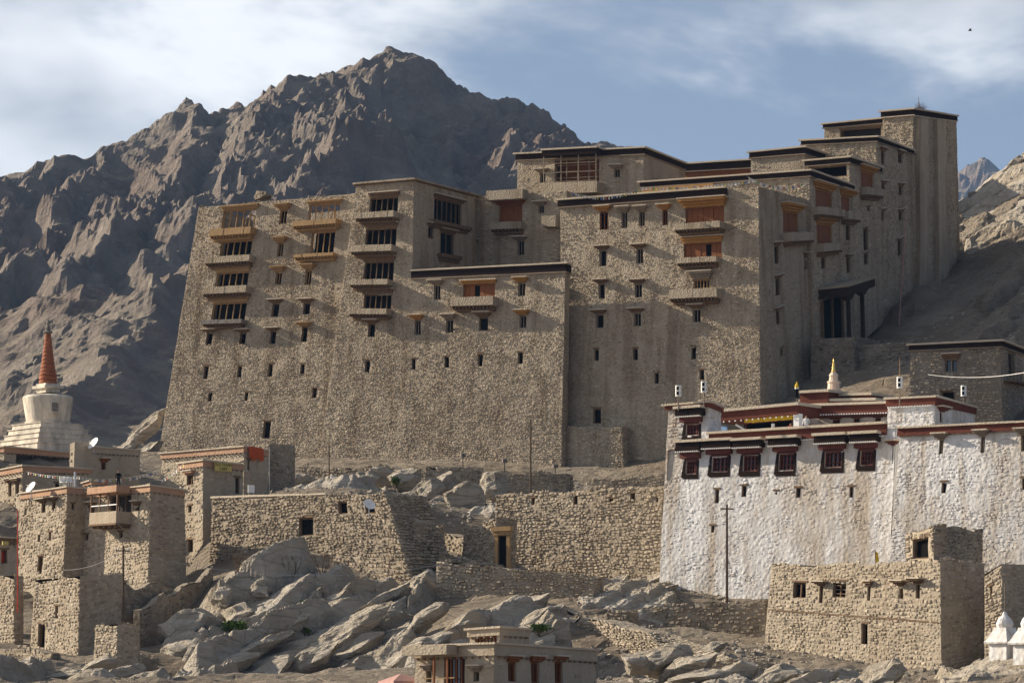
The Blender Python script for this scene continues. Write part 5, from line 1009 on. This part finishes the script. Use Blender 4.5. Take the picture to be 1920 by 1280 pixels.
# small white chortens at the right edge
def chorten(px, py, Y, sc_, label):
    b = P(px, py, Y); t = thing('chorten', tuple(b), label, 'stupa', 'small white chortens on the bank'); q = R(-46)
    mb = MB(); mb.lathe(b, [(.95*sc_, -1.2), (.95*sc_, -.02)], 4, True, q); part('plinth', mb, 'rubble_stone', t)
    mb = MB(); mb.lathe(b, [(.74*sc_, 0), (.72*sc_, 1.25*sc_)], 4, True, q); part('shrine_body', mb, 'whitewash', t)
    mb = MB(); mb.lathe(b, [(.95*sc_, 1.252*sc_), (.98*sc_, 1.36*sc_), (.82*sc_, 1.6*sc_), (.7*sc_, 1.85*sc_), (.55*sc_, 2.1*sc_), (.5*sc_, 2.3*sc_)], 4, True, q); part('sloping_roof', mb, 'whitewash', t)
    mb = MB(); mb.lathe(b, [(.5*sc_, 2.25*sc_), (.58*sc_, 2.55*sc_), (.45*sc_, 2.85*sc_), (.2*sc_, 3.1*sc_), (.1*sc_, 3.35*sc_)], 14); part('dome', mb, 'whitewash', t)
    mb = MB(); mb.tube(b+np.array([0, 0, 3.2*sc_]), b+np.array([0, 0, 5.2*sc_]), .03); part('spire_pole', mb, 'grey_wood', t)
chorten(1884, 1242, 262, 1.0, 'small white chorten with a bare pole on the rocky bank'); chorten(1931, 1246, 258, 1.05, 'small white chorten cut by the frame, next to the one with open rocks before it')
# ------------------------------------------------------------------ poles, flags, wires
def pole(px, y0, y1, Y, r, label, mat='bark', lean=0, arm=0, name='utility_pole', cat='pole'):
    b = P(px, y1, Y); h = (y1-y0)/FPX*Y; t = thing(name, tuple(b), label, cat); mb = MB(); top = b+np.array([lean, 0, h]); mb.tube(b-np.array([0, 0, 1.2]), top, r, r*.75); part('shaft', mb, mat, t)
    if arm: mb = MB(); mb.box(top-np.array([0, 0, arm]), (1.1, .08, .1), .3); part('cross_arm', mb, mat, t); 
    if arm:
        for e in (-.4, .4): mb = MB(); c = top-np.array([-e*math.cos(.3), -e*math.sin(.3), arm-.05]); mb.lathe(c, [(.05, 0), (.06, .08), (.03, .16)], 8); part('insulator', mb, 'white_paint', t)
    return top
p1 = pole(617, 832, 925, 372, .07, 'thin pole with prayer flags on the cafe terrace'); p2 = pole(995, 785, 922, 352, .085, 'tall thin pole before the middle of the palace'); p3 = pole(1363, 945, 1106, 309, .11, 'dark pole in front of the white monastery wall', arm=.35)
p4 = pole(231, 1022, 1172, 303, .1, 'dark pole with a short cross arm below the box balcony house', arm=.4); p5 = pole(33, 955, 1118, 309, .045, 'flag pole with a red wrapped shaft by the shop hut', mat='red_cloth', name='flag_pole')
p6 = pole(1684, 405, 605, 425, .08, 'tall leaning prayer pole with faded pink cloth on the shaded hillside', mat='pink_cloth', lean=.9, name='prayer_pole'); pole(505, 838, 938, 341, .03, 'thin pale metal rod at the cafe terrace', mat='steel', name='metal_rod'); pole(1753, 695, 775, 362, .03, 'thin rod beside the wall of the dark stone house', mat='dark_steel', name='metal_rod')
pole(141, 884, 925, 335, .14, 'metal chimney pipe with a round cowl on the flat roof', mat='steel', name='chimney_pipe', cat='chimney')
def flags(pa, pb, sag, n, label, size=.32, skip=0):
    pa, pb = np.array(pa), np.array(pb); t = thing('prayer_flag_string', tuple(pa), label, 'prayer flags'); C_ = ['flag_blue', 'flag_white', 'flag_red', 'flag_green', 'flag_yellow']; pt = lambda f: pa+(pb-pa)*f-np.array([0, 0, sag*4*f*(1-f)])
    mb = MB()
    for k in range(16): mb.tube(pt(k/16), pt((k+1)/16), .012, k=4)
    part('cord', mb, 'flag_white', t); rr = random.Random(label)
    for k in range(n):
        f = (k+.6)/(n+.2); a, b_ = pt(f), pt(min(1, f+size*.8/np.linalg.norm(pb-pa))); mb = MB(); dy = rr.uniform(-.12, .12); h = size*rr.uniform(.8, 1.15); z = np.array([rr.uniform(-.05, .05), dy, -h])
        m1 = (a+b_)/2+z*.5+np.array([0, .05, 0]); mb.add([a, b_, b_+z*.5+np.array([0, .05, 0]), a+z*.5+np.array([0, .05, 0]), b_+z, a+z], [(0, 1, 2, 3), (3, 2, 4, 5)]); part('flag', mb, C_[(k+skip) % 5] if rr.random() < .6 else 'flag_white', t)
flags(p1-np.array([0, 0, 2.9]), P(742, 903, 368), .25, 15, 'prayer flags strung from the thin pole above the boulders')
flags(P(50, 884, 344), P(150, 893, 338), .15, 22, 'prayer flags with faded white cloths below the brick red parapet', .2, 1); flags(P(150, 893, 338), P(302, 879, 346), .5, 24, 'prayer flags strung across the roofs to the cafe', .28)
flags(Kb.map(Kb.st(1075, 360)[0], Kb.H+.3, .5) if False else P(1070, 360, 401), P(1205, 352, 408), .7, 26, 'prayer flags drooping over the roof edge of the right palace block', .28); flags(P(1200, 351, 408), P(1420, 336, 404), .3, 34, 'prayer flags along the upper roof of the palace', .28); flags(P(1400, 330, 404), P(1510, 343, 404), .7, 20, 'prayer flags hanging by the palace corner', .26)
flags(P(302, 900, 345), P(345, 868, 340), .1, 10, 'short string of prayer flags rising to the cafe roof', .24)
def wire(pa, pb, sag, label):
    pa, pb = np.array(pa), np.array(pb); t = MB(); pt = lambda f: pa+(pb-pa)*f-np.array([0, 0, sag*4*f*(1-f)])
    for k in range(20): t.tube(pt(k/20), pt((k+1)/20), .014, k=4)
    return tag(part('wire', t, 'steel'), label, 'wire')
wire(P(1740, 702, 362), P(1960, 690, 350), .5, 'pale cable crossing in front of the dark stone house'); wire(p4-np.array([0, 0, .4]), P(840, 1055, 312), 1.4, 'thin wire from the cross arm pole to the rubble walls'); wire(p4-np.array([0, 0, .4]), P(118, 1068, 330), .4, 'thin wire from the cross arm pole to the tall battered house')
wire(P(840, 1055, 312), P(1120, 1035, 318), .8, 'thin wire crossing the shaded corner by the yellow door frame')
# ------------------------------------------------------------------ dishes, chairs, small things
def dish(px, py, Y, r, yaw, label, drop=.6):
    c = P(px, py, Y); t = thing('satellite_dish', tuple(c-np.array([0, 0, drop])), label, 'dish'); mb = MB(); prof = [(0.02, 0), (.4, .03), (.7, .1), (1, .22)]
    vs = []; k = 18
    for q, z in prof:
        for i in range(k): vs.append((q*r*math.cos(2*math.pi*i/k), q*r*math.sin(2*math.pi*i/k), z*r))
    vs = np.array(vs); vs = np.concatenate([vs, vs-np.array([0, 0, .03])]); n = len(prof)*k; el = R(55); rx = np.array([[1, 0, 0], [0, math.cos(el), -math.sin(el)], [0, math.sin(el), math.cos(el)]]); rz = np.array([[math.cos(yaw), -math.sin(yaw), 0], [math.sin(yaw), math.cos(yaw), 0], [0, 0, 1]])
    W3 = (vs@rx.T)@rz.T+c; fs = [(j*k+i, j*k+(i+1) % k, (j+1)*k+(i+1) % k, (j+1)*k+i) for j in range(len(prof)-1) for i in range(k)]
    mb.add(W3, fs+[tuple(x+n for x in f) for f in fs]); part('reflector', mb, 'white_paint', t, smooth=True)
    mb = MB(); ax = rz@rx@np.array([0, 0, 1.]); mb.tube(c+ax*.05, c+ax*r*.95-np.array([0, 0, .1]), .02); part('feed_arm', mb, 'steel', t); mb = MB(); mb.tube(c, c-np.array([0, 0, drop+.4]), .035); part('mast', mb, 'steel', t)
dish(176, 832, 358, .62, -.9, 'white satellite dish on the roof below the stupa'); dish(59, 914, 334, .55, -.9, 'white satellite dish on the roof of the tall battered house'); dish(692, 946, 318.6, .5, .5, 'round satellite dish at the square window of the bulging wall')
bx = P(471, 916, 334); t = thing('notice_board', tuple(bx), 'small white notice board on the cafe terrace', 'board'); mb = MB(); mb.box(bx, (.55, .08, .62), .3); part('panel', mb, 'white_paint', t)
for e in (-.2, .2): mb = MB(); mb.tube(bx+np.array([e, .02, -.3]), bx+np.array([e, .02, -.95]), .03); part('leg', mb, 'steel', t)
mb = MB(); mb.lathe(bx+np.array([0, -.02, -.1]), [(.1, 0), (.1, .12)], 10); 
for k, px in enumerate((118, 127, 134)):
    c = P(px, 913, 336); t = thing('chair', tuple(c), ('white plastic chair farthest from the chimney pipe', 'white plastic chair between two others on the flat roof', 'white plastic chair touching the chimney pipe')[k], 'chair', 'white chairs on the roof'); mb = MB(); mb.box(c+np.array([0, 0, .43]), (.42, .42, .05), .6); part('seat', mb, 'white_paint', t)
    mb = MB(); mb.box(c+np.array([-.12, .17, .68]), (.42, .05, .46), .6); part('backrest', mb, 'white_paint', t)
    for a_, b_ in ((-.17, -.17), (.17, -.17), (.17, .17), (-.17, .17)): mb = MB(); q = np.array([a_*.825-b_*.565, a_*.565+b_*.825, 0]); mb.tube(c+q+np.array([0, 0, .41]), c+q*1.1+np.array([0, 0, -.3]), .025, k=6); part('leg', mb, 'white_paint', t)
c = P(752, 1268, 230); t = thing('parasol_tent', tuple(c), 'faded pink pyramid canopy beside the plastered house', 'canopy'); mb = MB(); mb.lathe(c, [(1.0, -.45), (.97, -.25), (.08, .16)], 4, True, .5); part('canopy', mb, 'pink_cloth', t)
for k in range(4): mb = MB(); q = .5+math.pi/4+k*math.pi/2+math.pi/4; p_ = c+np.array([1.3*math.cos(q), 1.3*math.sin(q), -.2]); mb.tube(p_+np.array([0, 0, -.2]), p_-np.array([0, 0, 4]), .04); part('post', mb, 'steel', t)
mb = MB(); c = P(1818, 58, 260); mb.hexa([c+np.array(v) for v in ((-.12, -.02, -.02), (.14, -.02, -.02), (.14, .02, -.02), (-.12, .02, -.02), (-.05, -.015, .03), (.1, -.015, .03), (.1, .015, .03), (-.05, .015, .03))])
for s_ in (-1, 1): mb.add([c+np.array(v) for v in ((-.06, 0, .01), (.08, 0, .01), (.06+.05, s_*.25, .09), (-.02, s_*.25, .09), (s_*.2+.02, s_*.35, .05), (.05, 0, -.004))], [(0, 1, 2, 3), (3, 2, 4)])
tag(part('bird', mb, 'black'), 'small dark bird gliding in the sky above the watch tower', 'bird')
for px, py, lab in ((868, 856, 'left'), (946, 866, 'mid'), (1041, 876, 'right')):
    c = P(px, py+4, 398); t = thing('floodlight', tuple(c), {'left': 'small floodlight on the terrace wall under the low palace block', 'mid': 'small floodlight between two others near the tall thin pole', 'right': 'small floodlight close to the palace buttress'}[lab], 'floodlight', 'floodlights at the palace foot'); mb = MB(); mb.box(c+np.array([0, 0, .35]), (.5, .3, .35), .5); part('housing', mb, 'slate', t); mb = MB(); mb.tube(c+np.array([0, 0, .2]), c-np.array([0, 0, 1.2]), .05); part('stand', mb, 'dark_steel', t)
t = thing('roof_tuft', tuple(P(1725, 205, 452)), 'bundle of dry twigs with a pole on top of the watch tower', 'twig bundle'); rs = np.random.RandomState(3); c = P(1725, 207, 452); mb = MB()
for k in range(60): d_ = rs.normal(size=3); d_[2] = abs(d_[2])+.4; d_ /= np.linalg.norm(d_); mb.tube(c+rs.normal(0, .25, 3)*np.array([1, 1, .1]), c+d_*rs.uniform(.5, 1.1), .02, .008, 4)
o = part('twigs', mb, 'bark', t); o['kind'] = 'stuff'; mb = MB(); mb.tube(c-np.array([0, 0, .3]), c+np.array([-.2, 0, 1.5]), .03); part('pole', mb, 'grey_wood', t)
# a ruined lump on the far left roof of the palace
rock(490, 368, 437, 2.9, 1.6, 3, 0, 'crumbling lump of wall on the roof of the left palace block', None, 0, 'wall_remnant', 'palace_stone', cat='ruin')
# ------------------------------------------------------------------ plants
def bush(px, py, Y, l, h, n, label):
    c = P(px, py, Y); rs = np.random.RandomState(int(px)); d = rs.normal(size=(n, 3)); d /= np.linalg.norm(d, axis=1)[:, None]; r = rs.uniform(.35, 1.05, n)[:, None]; cl = np.clip(.7+.5*perlin(d*2.2+px), .3, 1.2)[:, None]
    ctr = c+d*r*cl*np.array([l/2, .7*l/2, h/2])+np.array([0, 0, h*.2]); a = rs.normal(size=(n, 3)); a /= np.linalg.norm(a, axis=1)[:, None]; b = np.cross(a, rs.normal(size=(n, 3))); b /= np.linalg.norm(b, axis=1)[:, None]; s_ = rs.uniform(.07, .16, n)[:, None]
    V = np.stack([ctr-a*s_, ctr+b*s_*.5, ctr+a*s_, ctr-b*s_*.5], 1).reshape(-1, 3); F = np.arange(4*n).reshape(-1, 4)
    t = thing('bush', tuple(c), label, 'bush'); o = link('leaves', mesh_np('leaves', V-c, F), 'foliage', t); o['kind'] = 'stuff'; mb = MB()
    for k in range(7): q = rs.normal(size=3)*np.array([l*.3, l*.2, 0]); mb.tube(c-np.array([0, 0, .5]), c+q+np.array([0, 0, h*.3]), .04, .015, 5)
    part('stems', mb, 'bark', t)
bush(438, 1180, 303, 2.9, 1.2, 1500, 'bright green low bush spreading on the pale outcrop'); bush(408, 1188, 303, 1.6, .7, 500, 'small green tuft beside the spreading bush'); bush(570, 1138, 308, 1.0, .9, 350, 'little olive shrub in a cleft of the outcrop'); bush(572, 1184, 304, 1.2, .6, 300, 'dark green tuft between two rock slabs'); bush(1020, 1122, 301, .9, .6, 250, 'tiny green plant under the terrace wall'); bush(742, 906, 357, 1.2, 1.2, 350, 'dark shrub among the boulders under the palace'); bush(1012, 1180, 280, 2.0, .8, 500, 'olive plants on the rock above the plastered house')
def bare_shrub(px, py, Y, h, label):
    c = P(px, py, Y); rs = random.Random(px); t = thing('bare_shrub', tuple(c), label, 'shrub'); mb = MB()
    def grow(p, d, l, r, k):
        q = p+d*l; mb.tube(p, q, r, r*.65, 5)
        if k:
            for _ in range(3): e = d+np.array([rs.uniform(-.6, .6), rs.uniform(-.5, .5), rs.uniform(-.1, .4)]); grow(q, e/np.linalg.norm(e), l*.7, r*.6, k-1)
    for _ in range(4): d = np.array([rs.uniform(-.6, .6), rs.uniform(-.4, .2), 1]); grow(c-np.array([0, 0, .4]), d/np.linalg.norm(d), h*.4, .05, 3)
    part('branches', mb, 'bark', t)
bare_shrub(445, 1090, 314, 2.6, 'leafless shrub in the shade above the left of the outcrop'); bare_shrub(545, 1085, 314, 2.4, 'leafless shrub in the shade below the long terrace wall'); bare_shrub(605, 1075, 313, 2.0, 'leafless shrub beside the upright rock finger')
# ------------------------------------------------------------------ people
def person(b, yaw, top, legs, label, sit=False, h=1.68):
    b = np.array(b); k = h/1.7; J = {'pel': (0, 0, .92), 'chest': (0, -.02, 1.28), 'neck': (0, 0, 1.46), 'head': (0, -.02, 1.56), 'crown': (0, -.01, 1.68)}
    for s_, n in ((-1, 'l'), (1, 'r')):
        J.update({'hip'+n: (.09*s_, 0, .88), 'knee'+n: (.1*s_, -.03, .48), 'ank'+n: (.1*s_, .02, .08), 'toe'+n: (.11*s_, -.14, .03), 'sho'+n: (.19*s_, 0, 1.4), 'elb'+n: (.25*s_, .03, 1.12), 'wri'+n: (.22*s_, -.14, .93), 'hand'+n: (.2*s_, -.2, .86)})
    rad = dict(pel=.15, chest=.15, neck=.06, head=.1, crown=.07, hip=.1, knee=.065, ank=.045, toe=.035, sho=.08, elb=.05, wri=.035, hand=.035)
    E = [('pel', 'chest'), ('chest', 'neck'), ('neck', 'head'), ('head', 'crown')]
    for n in 'lr': E += [('pel', 'hip'+n), ('hip'+n, 'knee'+n), ('knee'+n, 'ank'+n), ('ank'+n, 'toe'+n), ('chest', 'sho'+n), ('sho'+n, 'elb'+n), ('elb'+n, 'wri'+n), ('wri'+n, 'hand'+n)]
    names = list(J); me = bpy.data.meshes.new('body'); me.from_pydata([tuple(q*k for q in J[n]) for n in names], [(names.index(a), names.index(c)) for a, c in E], []); o = bpy.data.objects.new('tmp', me); col.objects.link(o)
    m = o.modifiers.new('s', 'SKIN'); o.modifiers.new('d', 'SUBSURF').levels = 1
    for i, n in enumerate(names): r = rad.get(n, rad.get(n[:-1], .06))*k; me.skin_vertices[0].data[i].radius = (r, r*.8); me.skin_vertices[0].data[i].use_root = n == 'pel'
    bpy.context.view_layer.update(); m2 = bpy.data.meshes.new_from_object(o.evaluated_get(bpy.context.evaluated_depsgraph_get())); bpy.data.objects.remove(o)
    for mt in (legs, top, 'skin', 'hair'): m2.materials.append(M[mt])
    for p_ in m2.polygons: z = p_.center.z/k; x = abs(p_.center.x)/k; p_.material_index = (3 if (z > 1.6 or (p_.center.y > .02 and z > 1.5)) else 2) if z > 1.47 else (2 if (z < .97 and x > .17) else (1 if z > .9 else 0))
    t = thing('person', tuple(b), label, 'person'); t.rotation_euler[2] = yaw; bd = link('body', m2, None, t)
    return t
q = Fm.map(Fm.st(1497, 806)[0], Fm.H-.1, -1.2); person(q, -.3, 'white_paint', 'blue_tarp', 'person in a white shirt standing by the white gallery column')
q = Fm.map(Fm.st(1463, 808)[0], Fm.H-.35, -1.6); person(q, .2, 'red_cloth', 'red_cloth', 'person in red robes stooping behind the monastery parapet', h=1.45)
person(P(222, 918, 338), .5, 'black', 'black', 'person in dark clothes on the roof behind the box balcony')
# hanging yellow scrap of cloth on the ruin
mb = MB(); c = P(1641, 1052, 284); mb.tube(c-np.array([0, 0, .5]), c+np.array([0, 0, .8]), .03); t = thing('cloth_scrap', tuple(c), 'yellow scrap of cloth on a stick above the roofless rubble house', 'cloth'); part('stick', mb, 'grey_wood', t)
mb = MB(); mb.add([c+np.array(v) for v in ((0, 0, .75), (.2, -.03, .6), (.28, .02, .05), (.05, -.03, -.15))], [(0, 1, 2, 3)]); part('scrap', mb, 'yellow_cloth', t)
# ------------------------------------------------------------------ the air
def haze():
    m = bpy.data.materials.new('air'); m.use_nodes = True; nt = m.node_tree; nt.nodes.clear(); out = nt.nodes.new('ShaderNodeOutputMaterial'); v = nt.nodes.new('ShaderNodeVolumePrincipled')
    v.inputs['Color'].default_value = (.28, .54, 1.0, 1); v.inputs['Density'].default_value = 3.4e-5; v.inputs['Anisotropy'].default_value = .2; nt.links.new(v.outputs[0], out.inputs['Volume']); M['air'] = m
    mb = MB(); mb.box((0, 0, 545), (14200, 14200, 1110)); o = part('haze', mb, 'air', base=(0, 0, 0)); o['kind'] = 'stuff'
haze()
